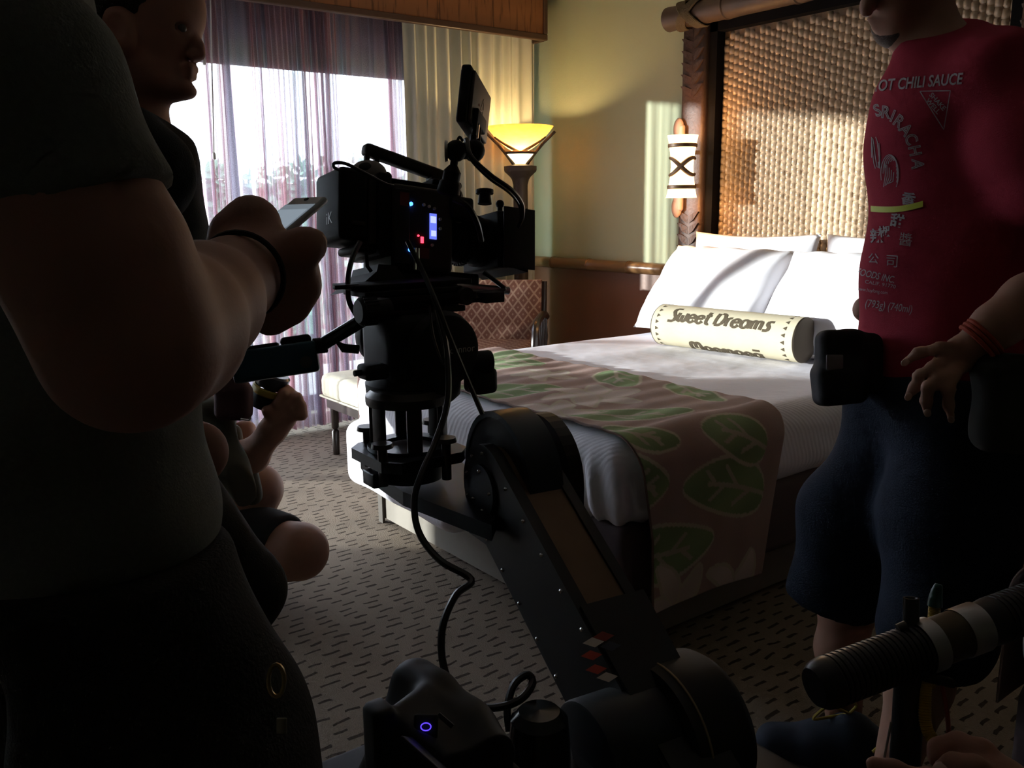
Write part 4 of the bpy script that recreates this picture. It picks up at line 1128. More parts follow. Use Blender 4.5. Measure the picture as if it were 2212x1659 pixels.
# ================================================================== FLUID HEAD
M_hd = mat('fluid_head_black', (0.010, 0.010, 0.012), .62, 0, var=.2, spec=.3)
HC = at(890, 745, 1.82)
ha = Vector((cf_.x, cf_.y, 0)).normalized(); hs = Vector((0, 0, 1)).cross(ha); hs = hs if hs.dot(FW) > 0 else -hs; hz = Vector((0, 0, 1)); HA = (ha, hs, hz)
def hp(a, b, c): return HC + ha * a + hs * b + hz * c
fh = thing('fluid_head', hp(0, 0, -.1), 'black fluid tripod head with pan bar under the camera', 'tripod head')
MB().box(hp(-.01, 0, .0), (.15, .16, .15), HA, .035).lathe(hp(0, 0, -.115), hz, [(0, 0), (.085, 0), (.098, .012), (.1, .04), (.075, .07), (.07, .1)], 32).build('housing', M_hd, fh)
dr = MB().cyl(hp(.02, -.085, .0), hp(.02, -.115, .0), .078, .072, 36, bev=.006).build('side_drum', M_hd, fh)
MB().cyl(hp(.0, .085, .01), hp(.0, .13, .01), .075, .07, 32, bev=.006).build('side_drum', M_hd, fh)
V_, F_ = text_mesh("oconnor", .020)
MB().add([hp(.045, -.1158, .0) + ha * v.x + hz * v.y for v in V_], F_).build('lettering', mat('pale_print', (.5, .5, .48), .6), dr, False)
MB().cyl(hp(.085, -.09, -.035), hp(.13, -.10, -.035), .024, n=20, bev=.005).build('tension_knob', M_blk2, fh)
MB().box(hp(.115, -.08, -.075), (.055, .06, .055), HA, .012).build('lock_block', M_blk2, fh)
MB().lathe(hp(-.11, -.06, .085), -ha, [(0, -.03), (.02, -.03), (.02, 0), (.027, .002), (.027, .03), (.022, .036), (0, .036)], 20).build('rosette', M_hd, fh)
kk = MB()
for i in range(22):
    a = 2 * PI * i / 22; kk.box(hp(-.125, -.06, .085) + (hs * math.cos(a) + hz * math.sin(a)) * .027, (.028, .004, .003), (ha, hs * -math.sin(a) + hz * math.cos(a), hs * math.cos(a) + hz * math.sin(a)))
kk.build('knurling', M_hd, fh, False)
MB().box(hp(-.115, -.05, -.035), (.05, .05, .03), HA, .008).cyl(hp(-.14, -.05, -.035), hp(-.155, -.05, -.035), .006).build('brake_lever', M_blk2, fh)
# stacked camera plates
for (c, la, lb, oa, th) in ((.075, .17, .10, .01, .012), (.088, .24, .085, .055, .010), (.101, .20, .11, .02, .013), (.115, .22, .10, -.02, .011), (.129, .27, .09, -.02, .009)):
    MB().box(hp(oa, -.01, c), (la, lb, th), HA, .002).build('camera_plate', M_blk, fh)
MB().box(hp(-.155, -.03, .131), (.05, .014, .008), HA, .002).build('plate_stop', M_hd, fh)
MB().box(hp(.165, -.05, .092), (.05, .03, .022), HA, .002).build('plate_stop', M_hd, fh)
MB().cyl(hp(.09, -.055, .1), hp(.09, -.075, .1), .018, n=18).build('plate_knob', M_blk2, fh)
MB().box(hp(-.045, -.0815, -.005), (.035, .001, .028), HA).build('label_plate', mat('dim_label', (.03, .028, .025), .5), fh, False)
# pan bar with blue grip box
pb = thing('pan_bar', at(690, 745, 1.75), 'pan handle with steel bar and dark blue grip box reaching left from the head', 'handle')
q0, q1, q2 = at(815, 672, 1.76), at(700, 742, 1.76), at(660, 752, 1.76)
MB().cyl(q0, q1, .014, n=12).build('bar', mat('polished_dark_bar', (.05, .06, .07), .18, .9), pb)
MB().tube([at(760, 712, 1.75), at(725, 735, 1.75), at(742, 752, 1.75), at(775, 755, 1.75)], .009, 8).build('brace', M_blk, pb)
MB().cyl(at(705, 745, 1.76), at(678, 748, 1.76), .016, n=14).build('swivel', M_blk, pb)
gx = (at(520, 790, 1.74) - at(668, 768, 1.76)).normalized(); gz = (UP - gx * UP.dot(gx)).normalized(); gy = gx.cross(gz)
gc = at(596, 782, 1.75)
M_gb = mat('dark_blue_metal', (.02, .075, .12), .4, .3)
MB().box(gc, (.165, .05, .062), (gx, gy, gz), .006).build('grip_box', M_gb, pb)
MB().box(gc + gz * .036 - gx * .045, (.06, .03, .02), (gx, gy, gz), .008).build('top_clamp', M_blk, pb)
MB().box(gc + gz * .034 + gx * .04, (.1, .035, .008), (gx, gy, gz), .002).build('top_plate', M_gry, pb)
MB().cyl(gc - gx * .06 - gy * .026 - gz * .01, gc - gx * .06 - gy * .022 - gz * .01, .012, n=16).cyl(gc - gx * .06 + gy * .022 - gz * .01, gc - gx * .06 + gy * .0265 - gz * .01, .012, n=16).build('round_badge', mat('worn_badge', (.06, .06, .06), .5), pb)

# ================================================================== RISER WITH LEVELLING PLATES
M_rs = mat('satin_grey_metal', (.065, .062, .06), .38, .6, var=.15)
M_rsb = mat('dark_blue_grey_metal', (.035, .045, .055), .35, .6)
RC = at(883, 958, 1.82)
rs = thing('camera_riser', RC, 'grey metal riser ring with posts carrying the fluid head', 'riser')
rb = RC
def rp_(a, b, c): return rb + ha * a + hs * b + hz * c
MB().lathe(rp_(0, 0, .088), hz, [(0, 0), (.084, 0), (.085, .004), (.085, .018), (.08, .022), (.074, .03), (.06, .034), (0, .034)], 40).build('top_flange', M_rs, rs)
for k in range(6):
    a = 2 * PI * k / 6 + .2; c = rp_(.074 * math.cos(a), .074 * math.sin(a), .045)
    ta = ha * -math.sin(a) + hs * math.cos(a); ra = ha * math.cos(a) + hs * math.sin(a)
    MB().box(c, (.03, .012, .088), (ta, ra, hz), .002).build('post', M_rs, rs)
MB().lathe(rp_(0, 0, -.006), hz, [(.055, 0), (.085, 0), (.085, .008), (.055, .008), (.055, 0)], 40).build('bottom_ring', M_rsb, rs)
def octo(r, cut, z, th):
    pts = [(r, -r + cut), (r, r - cut), (r - cut, r), (-r + cut, r), (-r, r - cut), (-r, -r + cut), (-r + cut, -r), (r - cut, -r)]
    return [rp_(a, b, z) for a, b in pts], hz * th
mb_ = MB(); P_, d_ = octo(.098, .03, -.03, .022)
mb_.prism(P_, d_).build('upper_plate', M_rsb, rs, False)
for (a, b) in ((-.088, -.055), (.035, -.092), (.09, .06), (-.05, .09)):
    MB().cyl(rp_(a, b, -.06), rp_(a, b, .025), .010, n=12).cyl(rp_(a, b, .018), rp_(a, b, .027), .022, .02, 20).build('levelling_bolt', M_rs, rs)
MB().box(rp_(-.09, -.02, -.052), (.03, .05, .03), HA, .003).build('spacer', M_rsb, rs)
MB().cyl(rp_(0, 0, -.07), rp_(0, 0, -.03), .07, n=30).build('hub', M_rsb, rs)

# ================================================================== DOLLY: bracket, arm, drums, chassis
M_arm = mat('black_arm_paint', (.013, .014, .016), .45, .2, var=.15)
M_tan = mat('worn_bronze_edge', (.17, .105, .06), .5, .3, var=.2)
P0 = at(1105, 1048, 1.70); P1 = at(1315, 1640, 1.33)
k3 = (FW * .49 + RT * .87); k3 = Vector((k3.x, k3.y, 0)).normalized()
k1 = (P1 - P0); k1 = (k1 - k3 * k1.dot(k3)); AL = k1.length; k1.normalize()
k2 = k3.cross(k1); k2 = k2 if k2.z > 0 else -k2
AX = (k1, k2, k3)
dl = thing('camera_dolly', (P1.x, P1.y, 0), 'black camera dolly with angled boom arm, riveted plates and fat wheels', 'camera dolly')
def ap(a, b, c): return P0 + k1 * a + k2 * b + k3 * c
lowp = [(-.10, -.09), (-.105, .03), (-.085, .08), (-.02, .098), (.06, .098), (.12, .06), (.17, .04)]
# platform plate under the riser, running to the bracket
zb = RC.z - .085
pl_ = [at(778, 975, 1.74), at(880, 962, 1.95), at(985, 985, 2.0), at(1075, 1045, 1.9), at(1085, 1120, 1.74), at(1065, 1150, 1.66), at(880, 1062, 1.64), at(800, 1010, 1.68)]
def toz(p, z):
    d = p - CAMPOS; return CAMPOS + d * ((z - CAMPOS.z) / d.z)
plat = [toz(at(778, 985, 1), zb), toz(at(850, 965, 1), zb), toz(at(1000, 1000, 1), zb), toz(at(1080, 1090, 1), zb), toz(at(1062, 1135, 1), zb), toz(at(870, 1062, 1), zb), toz(at(800, 1015, 1), zb)]
MB().prism(plat, Vector((0, 0, -.03))).build('platform_plate', M_rsb, dl, False)
# upright bracket: arch-shaped side plate and back drum, facing the arm
arch = []
def arch_poly(r, leg, n=18):
    pts = [(-r * math.cos(PI * i / n), r * math.sin(PI * i / n)) for i in range(n + 1)]
    return [(-r, -leg)] + pts + [(r, -leg)]
kz = Vector((0, 0, 1)); kh = kz.cross(k3); kh = kh if kh.dot(FW) < 0 else -kh
A0 = P0 + kz * .01 - RT * .034
def vp(a, b, c): return A0 + kh * a + kz * b + k3 * c
MB().prism([vp(a, b, .006) for a, b in arch_poly(.128, .15)], k3 * .018).build('bracket_cheek', M_arm, dl, False)
MB().prism([vp(a, b, .10) for a, b in arch_poly(.118, .12)], k3 * .03).build('bracket_cheek', M_arm, dl, False)
rim = MB()
n = 20
for (r0, r1) in ((.122, .134),):
    G1 = [vp(-r1 * math.cos(PI * i / n), r1 * math.sin(PI * i / n), .004) for i in range(n + 1)]; G2 = [vp(-r1 * math.cos(PI * i / n), r1 * math.sin(PI * i / n), .075) for i in range(n + 1)]
    G3 = [vp(-r0 * math.cos(PI * i / n), r0 * math.sin(PI * i / n), .075) for i in range(n + 1)]; G4 = [vp(-r0 * math.cos(PI * i / n), r0 * math.sin(PI * i / n), .004) for i in range(n + 1)]
    rim.grid([G1, G2, G3, G4, G1])
rim.build('bracket_rim', M_rsb, dl)
# boom arm: near plate and lighter edge
def capsule_poly(r, L0, L1, w1):
    pts = [(L1, w1), (0, r)] + [(-r * math.sin(PI * i / 16), r * math.cos(PI * i / 16)) for i in range(1, 16)] + [(0, -r), (L1, -w1)]
    return pts
LA = AL + .1
arm = MB().prism([ap(a, b, -.06) for a, b in capsule_poly(.088, 0, LA, .084)], k3 * .022).build('boom_arm', M_arm, dl, False)
MB().prism([ap(a, b, .041) for a, b in capsule_poly(.085, 0, LA, .08)], k3 * .02).build('boom_arm', M_arm, dl, False)
core = MB().prism([ap(a, b, -.0375) for a, b in capsule_poly(.080, 0, LA, .077)], k3 * .078).build('boom_core', M_tan, dl, False)
MB().cyl(ap(-.0, 0, -.0605), ap(0, 0, -.067), .05, n=36).build('pivot_cap', mat('blue_grey_cap', (.03, .04, .06), .4, .3), dl)
M_riv = mat('bright_rivet', (.5, .5, .5), .25, 1.0)
riv = MB().sphere((0, 0, 0), .0042, 8, 5).mesh('rivet'); riv.materials.append(M_riv)
def rivet(p):
    b = bpy.data.objects.new('rivet', riv); COL.objects.link(b); b.parent = arm; b.location = p - ORG[dl.name]
for i in range(9):
    rivet(ap(.06 + i * .075, .072, -.061)); rivet(ap(.06 + i * .075, -.072, -.061))
for i in range(4): rivet(ap(-.072 * math.sin(.6 + i * .65), .072 * math.cos(.6 + i * .65), -.061))
for a in (.7, 2.2, 4.4, 5.5): rivet(ap(.038 * math.cos(a), .038 * math.sin(a), -.068))
# lower cover and coloured diamond stickers on its upper face
MB().prism([ap(a, .083, c) for a, c in ((.33, -.055), (.33, .07), (LA, .05), (LA, -.055))], k2 * .01).build('arm_cover', M_arm, dl, False)
def diamond(px, py, m, w=.034, hgt=.018, D=None):
    pass
def on_plane(px, py, p, nrm):
    d = ray(px, py); return CAMPOS + d * ((p - CAMPOS).dot(nrm) / d.dot(nrm))
tp_ = ap(.4, .0945, 0)
for (px, py, cc, nm) in ((1281, 1388, (.62, .55, .48), 'pale_sticker'), (1277, 1416, (.5, .05, .02), 'red_sticker'), (1287, 1446, (.5, .05, .02), 'red_sticker'), (1311, 1463, (.62, .55, .48), 'pale_sticker'), (1303, 1375, (.25, .03, .015), 'dull_red_sticker'), (1318, 1396, (.03, .04, .07), 'blue_sticker')):
    pts = [on_plane(px + dx, py + dy, tp_, k2) + k2 * .0006 for dx, dy in ((-23, 2), (-2, -11), (24, -2), (4, 11))]
    MB().add(pts, [(0, 1, 2, 3)]).build('diamond_sticker', mat(nm, cc, .6), dl, False)
# drums at the foot of the arm
DB = at(1262, 1640, 1.30)
MB().cyl(DB, DB + k3 * .13, .085, n=40, bev=.006).build('pivot_drum', mat('drum_blue_black', (.018, .024, .03), .45, .2), dl)
wc = at(1405, 1605, 1.37)
tyre = MB().lathe(wc, k3, [(0, 0), (.105, 0), (.12, .004), (.122, .02), (.122, .10), (.112, .115), (.09, .12), (0, .12)], 48).build('wide_drum', M_blk2, dl)
MB().lathe(wc, k3, [(.1225, .02), (.1240, .0205), (.1240, .0235), (.1225, .024)], 48).build('pin_stripe', mat('tan_stripe', (.22, .16, .09), .6), tyre)
pts = [wc + k3 * cc + (kz * math.cos(a) + kh * math.sin(a)) * .1292 for cc, a in ((.002, 1.0), (.026, .9), (.05, 1.02), (.026, 1.12))]
ysd = at(1440, 1585, 1.0); yn = -k3; yp = [on_plane(1418, 1597, wc, k3), on_plane(1432, 1575, wc, k3), on_plane(1458, 1572, wc, k3), on_plane(1446, 1596, wc, k3)]
MB().add([p - k3 * .0015 for p in yp], [(0, 1, 2, 3)]).build('yellow_sticker', mat('yellow_sticker', (.5, .33, .03), .6), tyre, False)
MB().lathe(at(1165, 1600, 1.28), kz, [(0, .05), (.03, .048), (.042, .035), (.045, 0), (.045, -.15), (0, -.15)], 24).build('oil_can', mat('gloss_dark', (.02, .022, .025), .15), dl)
cx_, cy_ = (DB + wc).x / 2 + .02, (DB + wc).y / 2 - .05
MB().box2((cx_ - .12, cy_ - .42, .14), (cx_ + .34, cy_ + .12, .26), .02).build('chassis', M_arm, dl)
MB().cyl((DB.x + .05, DB.y - .02, .2), (DB.x + .05, DB.y - .02, DB.z), .07).build('column', M_arm, dl)
MB().cyl((wc.x + .02, wc.y, .2), (wc.x + .05, wc.y - .03, wc.z), .06).build('column', M_arm, dl)
for (a, b) in ((-.10, -.36), (.32, -.36), (-.10, .08), (.32, .08)):
    MB().cyl((cx_ + a, cy_ + b - .03, .09), (cx_ + a, cy_ + b + .03, .09), .09, n=24, bev=.01).build('wheel', M_blk2, dl)

# ================================================================== BATTERY CASE in front of the dolly
M_case = mat('case_black', (.008, .010, .013), .6, var=.15)
M_nav = mat('case_navy', (.012, .016, .05), .45)
bk = thing('battery_case', at(940, 1700, 1.15), 'dark block battery case with glowing blue ring button at the lower edge', 'battery case')
bz_ = at(905, 1600, 1.12)
bx = (RT * .85 + FW * -.4 - UP * .55).normalized(); by = (FW * .8 + RT * .3 + UP * .2); by = (by - bx * by.dot(bx)).normalized(); bn = by.cross(bx); bn = bn if bn.z > 0 else -bn
gq = lambda px, py, D: at(px, py, D)
S = SDF.around([gq(795, 1560, 1.1), gq(1095, 1780, 1.25), gq(880, 1420, 1.25)], .03, .005, .05)
S.chain([gq(885, 1468, 1.22), gq(935, 1500, 1.20), gq(1010, 1570, 1.16), gq(1060, 1640, 1.12)], [.022, .028, .03, .035], .03)
S.chain([gq(905, 1462, 1.24), gq(868, 1560, 1.2)], [.022, .035], .03)
S.rbox(gq(930, 1660, 1.13), (.075, .045, .07), .012, (bx, by, bn), .02)
S.rbox(gq(945, 1720, 1.16), (.09, .06, .08), .012, (bx, by, bn), .02)
S.rbox(gq(822, 1600, 1.10), (.016, .02, .05), .008, None, .006)
S.build('shell', M_case, bk, 1)
fc = gq(920, 1570, 1.085)
nr = (CAMPOS - fc).normalized(); r1 = (RT - nr * RT.dot(nr)).normalized(); r2 = nr.cross(r1)
MB().tube([fc + r1 * (.0062 * math.cos(2 * PI * i / 20)) + r2 * (.0044 * math.sin(2 * PI * i / 20)) for i in range(20)], .0008, 6, True).build('ring_button', emit_mat('violet_ring', (.12, .06, 1.0), .8), bk)
MB().box(fc - nr * .008, (.03, .03, .012), (r1, r2, nr), .003).build('button_boss', M_case, bk)
MB().box(gq(930, 1640, 1.045), (.08, .045, .004), (bx, (bn * .6 - by * .8).normalized(), (bn * .8 + by * .6).normalized()), .002).build('navy_panel', M_nav, bk)
MB().box(gq(962, 1556, 1.10), (.024, .006, .002), ((RT * .75 - UP * .65).normalized(), (RT * .65 + UP * .75).normalized(), FW)).build('label_strip', mat('dim_label2', (.08, .08, .08), .6), bk, False)
MB().box2((bk.location.x - .12, bk.location.y - .08, .0), (bk.location.x + .08, bk.location.y + .12, bk.location.z + .02), .01).build('case_body', M_case, bk)

# ================================================================== CABLES
M_cab = mat('black_cable', (.010, .010, .011), .35)
def cable(name, pts, r, label, n=7):
    P = spline([at(*p) for p in pts], n); o = MB().tube(P, r, 8).build(name, M_cab)
    return tag(o, label, 'cable')
cable('power_cable', [(935, 640, 1.70), (962, 740, 1.66), (968, 860, 1.62), (940, 955, 1.58), (912, 1020, 1.54), (895, 1080, 1.52), (905, 1150, 1.5), (950, 1210, 1.47), (1018, 1252, 1.44), (985, 1285, 1.42), (957, 1350, 1.4), (955, 1420, 1.38), (975, 1480, 1.35), (1020, 1522, 1.32), (1075, 1528, 1.3), (1125, 1510, 1.3), (1150, 1475, 1.32), (1138, 1458, 1.33), (1110, 1480, 1.32), (1096, 1530, 1.3), (1100, 1580, 1.29)], .006, 'long black cable hanging from the camera and looping down to the dolly', 6)
cable('control_cable', [(880, 520, 1.68), (915, 590, 1.68), (945, 660, 1.66), (972, 730, 1.65), (1005, 810, 1.66), (1042, 895, 1.66)], .005, 'straight black cable running from the camera to the bracket top')
cable('thin_cable', [(928, 660, 1.65), (935, 720, 1.64), (950, 770, 1.63), (958, 785, 1.63), (955, 740, 1.63), (938, 670, 1.64)], .0022, 'thin black cable looped against the fluid head')
cable('monitor_cable', [(1008, 300, 1.78), (1018, 338, 1.76), (1060, 378, 1.78), (1105, 410, 1.82), (1127, 440, 1.88), (1128, 470, 1.92), (1120, 490, 1.94)], .0048, 'black cable arching from the monitor to the matte box, the upper of two')
cable('monitor_cable', [(1004, 300, 1.79), (1014, 340, 1.78), (1055, 384, 1.80), (1100, 416, 1.84), (1122, 444, 1.90), (1126, 475, 1.94)], .003, 'thinner cable running just below the arching monitor cable')
cable('battery_cable', [(778, 522, 1.74), (762, 555, 1.73), (752, 600, 1.72), (754, 650, 1.72), (775, 690, 1.74)], .0055, 'black cable curving from the camera back to the fluid head, against the curtain')
cable('strap_cable', [(745, 372, 1.76), (722, 362, 1.76), (724, 352, 1.76), (748, 354, 1.76), (785, 372, 1.76), (830, 396, 1.76), (850, 402, 1.77)], .0035, 'black strap looping over the camera battery')
cable('focus_cable', [(980, 430, 1.78), (1010, 445, 1.77), (1030, 480, 1.80), (1040, 520, 1.85)], .006, 'thick black cable draped from the handle over the lens')
cable('lens_cable', [(1045, 588, 1.9), (1080, 615, 1.9), (1088, 625, 1.9), (1060, 632, 1.88), (1012, 635, 1.84)], .005, 'black cable forming a pointed loop right of the camera plate')
# ================================================================== PEOPLE
M_skin = mat('skin_tan', (0.38, 0.20, 0.135), .65, var=.10, vscale=30, bump=.04, bscale=300, sss=.12)
M_skin2 = mat('skin_ruddy', (0.36, 0.175, 0.125), .65, var=.12, vscale=30, bump=.04, bscale=300, sss=.12)
M_hairb = mat('dark_hair', (0.018, 0.013, 0.011), .6, bump=.8, bscale=400)
M_beard = mat('stubble', (0.055, 0.032, 0.024), .7, bump=.5, bscale=500)
FH = Vector((FW.x, FW.y, 0)).normalized(); RH = Vector((RT.x, RT.y, 0)).normalized(); Z = Vector((0, 0, 1))
def chainp(S, pts, rads, k=.02): S.chain([at(*p) if not isinstance(p, Vector) else p for p in pts], rads, k); return S
def finger(S, pts, r0, r1, k=.006):
    P = [at(*p) for p in pts]; n = len(P); rs = [r0 + (r1 - r0) * i / (n - 1) for i in range(n)]
    S.chain(P, rs, k)
    for i in range(1, n - 1): S.ell(P[i], (rs[i] * 1.12,) * 3, None, k)
def nail(p, d, n, w, m, parent, name='nail'):
    d = d.normalized(); n = (n - d * n.dot(d)).normalized(); s = d.cross(n)
    return MB().sphere(p, w, 12, 8, (1.25, 1.0, .28), (d, s, n)).build(name, m, parent)
M_nail = mat('fingernail', (.50, .32, .26), .25)

# ------------------------------------------------------------------ man in grey T-shirt, close at the left, holding a phone
pa = at(150, 1100, .86); pa = Vector((pa.x, pa.y, 0))
A_ = thing('person', pa, 'man in a grey T-shirt at the far left holding a phone, seen from behind', 'person', 'film crew')
fA = (RH * .80 + FH * .60).normalized(); lA = Z.cross(fA)     # facing, his left
def A(f, l, z): return pa + fA * f + lA * l + Z * z
aS, aE, aW = at(-160, -150, .54), at(282, 745, .57), at(502, 606, .81)
S = SDF((pa.x - .45, pa.y - .55, -.02), (pa.x + .55, pa.y + .5, 1.80), .0055)
uc = at(20, 500, .90); dx_ = Vector((uc.x - pa.x, uc.y - pa.y, 0))
S.ell(A(0, 0, 1.22) + dx_, (.09, .13, .23), (fA, lA, Z), .05).ell(A(0, 0, .95), (.10, .145, .16), (fA, lA, Z), .06)
S.chain([A(-.02, .03, 1.40) + dx_ * 1.2, A(.0, .03, 1.52) + dx_ * 1.2], [.055, .052], .04)
hA = A(.015, .03, 1.66) + dx_ * 1.2
S.ell(hA, (.098, .075, .12), (fA, lA, Z), .02).ell(hA + fA * .035 - Z * .06, (.06, .055, .065), (fA, lA, Z), .03)
S.cap(hA + fA * .095 - Z * .02, hA + fA * .115 - Z * .04, .014, .017, .015).ell(hA - lA * .078 - Z * .02, (.03, .012, .035), (fA, lA, Z), .008).ell(hA + lA * .078 - Z * .02, (.03, .012, .035), (fA, lA, Z), .008)
for s in (-1, 1):
    S.chain([A(0, s * .09, .88), A(.01, s * .10, .48), A(-.03, s * .11, .09)], [.085, .06, .042], .03)
    S.chain([A(-.05, s * .11, .05), A(.13, s * .12, .035)], [.04, .035], .02)
# left arm hangs, bent
S.chain([A(-.01, .19, 1.38) + dx_, A(-.04, .25, 1.10) + dx_, A(.12, .20, .93)], [.055, .045, .033], .03)
S.ell(A(.17, .18, .90), (.05, .025, .045), (fA, lA, Z), .02)
# right arm: upper arm towards the lens, forearm reaching away to the phone
S.cap(A(0, .05, 1.40) + dx_, aS, .06, .052, .05)
S.chain([aS, at(20, 180, .545), at(118, 385, .55), at(205, 560, .56), aE], [.048, .050, .052, .056, .050], .02)
S.chain([aE, at(352, 708, .64), at(435, 655, .73), aW, at(532, 588, .835)], [.050, .053, .045, .034, .033], .03)
# fist round the phone
S.ell(at(548, 568, .86), (.046, .030, .046), (RT, FW, UP), .02)
finger(S, [(492, 548, .86), (506, 505, .87), (540, 472, .875), (556, 482, .87), (552, 514, .865)], .020, .016, .012)
finger(S, [(560, 600, .85), (618, 560, .845), (655, 535, .845), (680, 524, .85)], .020, .0125, .012)
finger(S, [(590, 560, .87), (640, 585, .87), (648, 620, .865), (610, 640, .86)], .018, .0150, .012)
finger(S, [(575, 600, .87), (625, 625, .87), (622, 658, .865), (585, 660, .86)], .018, .0150, .012)
finger(S, [(555, 620, .87), (588, 650, .87), (582, 680, .865), (560, 672, .86)], .017, .0145, .012)
S.build('body', M_skin2, A_, 1)
nail(at(672, 519, .842), at(680, 524, .85) - at(655, 535, .845), UP - FW * .3, .008, M_nail, A_)
M_tee = mat('grey_jersey', (0.15, 0.16, 0.145), .95, var=.22, vscale=220, bump=.15, bscale=420, spec=.1)
S = SDF((pa.x - .45, pa.y - .55, .70), (pa.x + .5, pa.y + .5, 1.60), .0055)
S.ell(A(0, 0, 1.22) + dx_, (.115, .155, .29), (fA, lA, Z), .05).ell(A(.0, 0, .95), (.135, .175, .22), (fA, lA, Z), .06).ell(A(.0, 0, 1.08) + dx_ * .5, (.125, .165, .2), (fA, lA, Z), .06)
S.cap(A(0, .0, 1.39) + dx_, A(0, .17, 1.39) + dx_, .07, .068, .06).cap(A(-.01, .03, 1.42) + dx_ * 1.2, A(.0, .03, 1.48) + dx_ * 1.2, .07, .065, .03)
S.chain([A(0, .17, 1.38) + dx_, A(-.03, .235, 1.2) + dx_], [.072, .066], .04)
S.cap(A(0, .05, 1.39) + dx_, aS, .07, .064, .05).chain([aS, at(-100, 0, .54), at(20, 180, .545), at(120, 385, .55), at(190, 540, .555)], [.058, .0585, .0600, .0575, .0565], .03)
def foldsA(X, Y, Zz):
    s = X * RT.x + Y * RT.y + Zz * RT.z; c = (X - pa.x) * fA.x + (Y - pa.y) * fA.y
    lo = np.clip((1.12 - Zz) / .2, 0, 1)
    return .011 * lo * np.sin(42 * (Zz + .55 * s) + 4 * np.sin(9 * s)) + .004 * np.sin(55 * (Zz * .8 - .7 * s)) + .004 * np.sin(24 * Zz + 30 * c)
S.warp(foldsA)
S.plane(A(0, 0, .765), Vector((.12, .05, -1)), .006)
ud = (aE - aS).normalized(); he = at(160, 468, .553)
sd_ = ud * 1.0
# sleeve end is cut across the upper arm only
slv, (GX, GY, GZ) = S.region(np.array(he) - .16, np.array(he) + .16)
dpl = (GX - he.x) * ud.x + (GY - he.y) * ud.y + (GZ - he.z) * ud.z
tors = ((GX - pa.x) ** 2 + (GY - pa.y) ** 2) ** .5
arm_near = np.sqrt((GX - he.x) ** 2 + (GY - he.y) ** 2 + (GZ - he.z) ** 2)
S.F[slv] = np.where(tors > .17, np.maximum(S.F[slv], dpl), S.F[slv])
S.plane(A(0, 0, 1.47) + dx_, Vector((.1, 0, 1)), .004)
S.build('tee_shirt', M_tee, A_, 1)
M_jean = mat('dark_cargo_cloth', (0.030, 0.030, 0.030), .9, var=.2, vscale=40, bump=.2, bscale=250, spec=.1)
S = SDF((pa.x - .4, pa.y - .4, .40), (pa.x + .45, pa.y + .45, 1.05), .007)
S.ell(A(.0, 0, .88), (.12, .162, .12), (fA, lA, Z), .04)
for s in (-1, 1): S.chain([A(.015, s * .10 - (.012 if s < 0 else 0), .87), A(.04, s * .12 - (.03 if s < 0 else 0), .70), A(.05, s * .12 - (.03 if s < 0 else 0), .45)], [.108, .122, .118], .03)
S.warp(lambda X, Y, Zz: .006 * np.sin(31 * Zz + 22 * X) * np.sin(17 * Y + 9 * Zz))
S.plane(A(0, 0, .46), (0, 0, -1), .006).plane(A(0, 0, .90), (0, 0, 1), .006)
S.build('shorts', M_jean, A_, 1)
for s in (-1, 1):
    S = SDF((pa.x - .3, pa.y - .3, -.01), (pa.x + .4, pa.y + .4, .16), .007)
    S.chain([A(-.07, s * .11, .055), A(.03, s * .115, .05), A(.17, s * .125, .042)], [.05, .048, .04], .02)
    S.plane((0, 0, .004), (0, 0, -1)); S.build('shoe', M_blk2, A_, 1)
S = SDF((hA.x - .2, hA.y - .2, 1.5), (hA.x + .2, hA.y + .2, 1.85), .007)
S.ell(hA + Z * .03 - fA * .02, (.105, .083, .108), (fA, lA, Z), .02); S.plane(hA + fA * .05 + Z * .02, (fA * .8 - Z * .6), .01).plane(hA - Z * .06, (0, 0, -1), .01)
S.build('hair', M_hairb, A_, 1)
# bracelet cord on the wrist
bc = at(540, 585, .835); bd_ = (at(560, 570, .86) - at(470, 625, .76)).normalized(); b1 = bd_.orthogonal().normalized(); b2_ = bd_.cross(b1)
br = thing('bracelet', bc, 'dark braided cord bracelet on the wrist of the man holding the phone', 'bracelet')
bcen = at(522, 594, .815)
MB().tube([bcen + b1 * (.0395 * math.cos(2 * PI * i / 32)) + b2_ * (.0395 * math.sin(2 * PI * i / 32)) for i in range(32)], .0028, 8, True).build('cord', M_blk2, br)
# key clip on the shorts
kc = at(597, 1470, .66)
kcl = thing('key_clip', kc, 'small metal key clip hanging at the hip of the man in the grey shirt', 'key clip')
MB().tube([kc + RT * (.006 * math.cos(2 * PI * i / 16)) + UP * (.012 * math.sin(2 * PI * i / 16)) for i in range(16)], .0018, 6, True).build('ring', mat('brass', (.3, .22, .1), .35, .9), kcl)
MB().box(kc - UP * .034 + RT * .004, (.008, .002, .012), (RT, FW, UP), .001).build('tag', mat('worn_paper', (.22, .20, .16), .8), kcl)
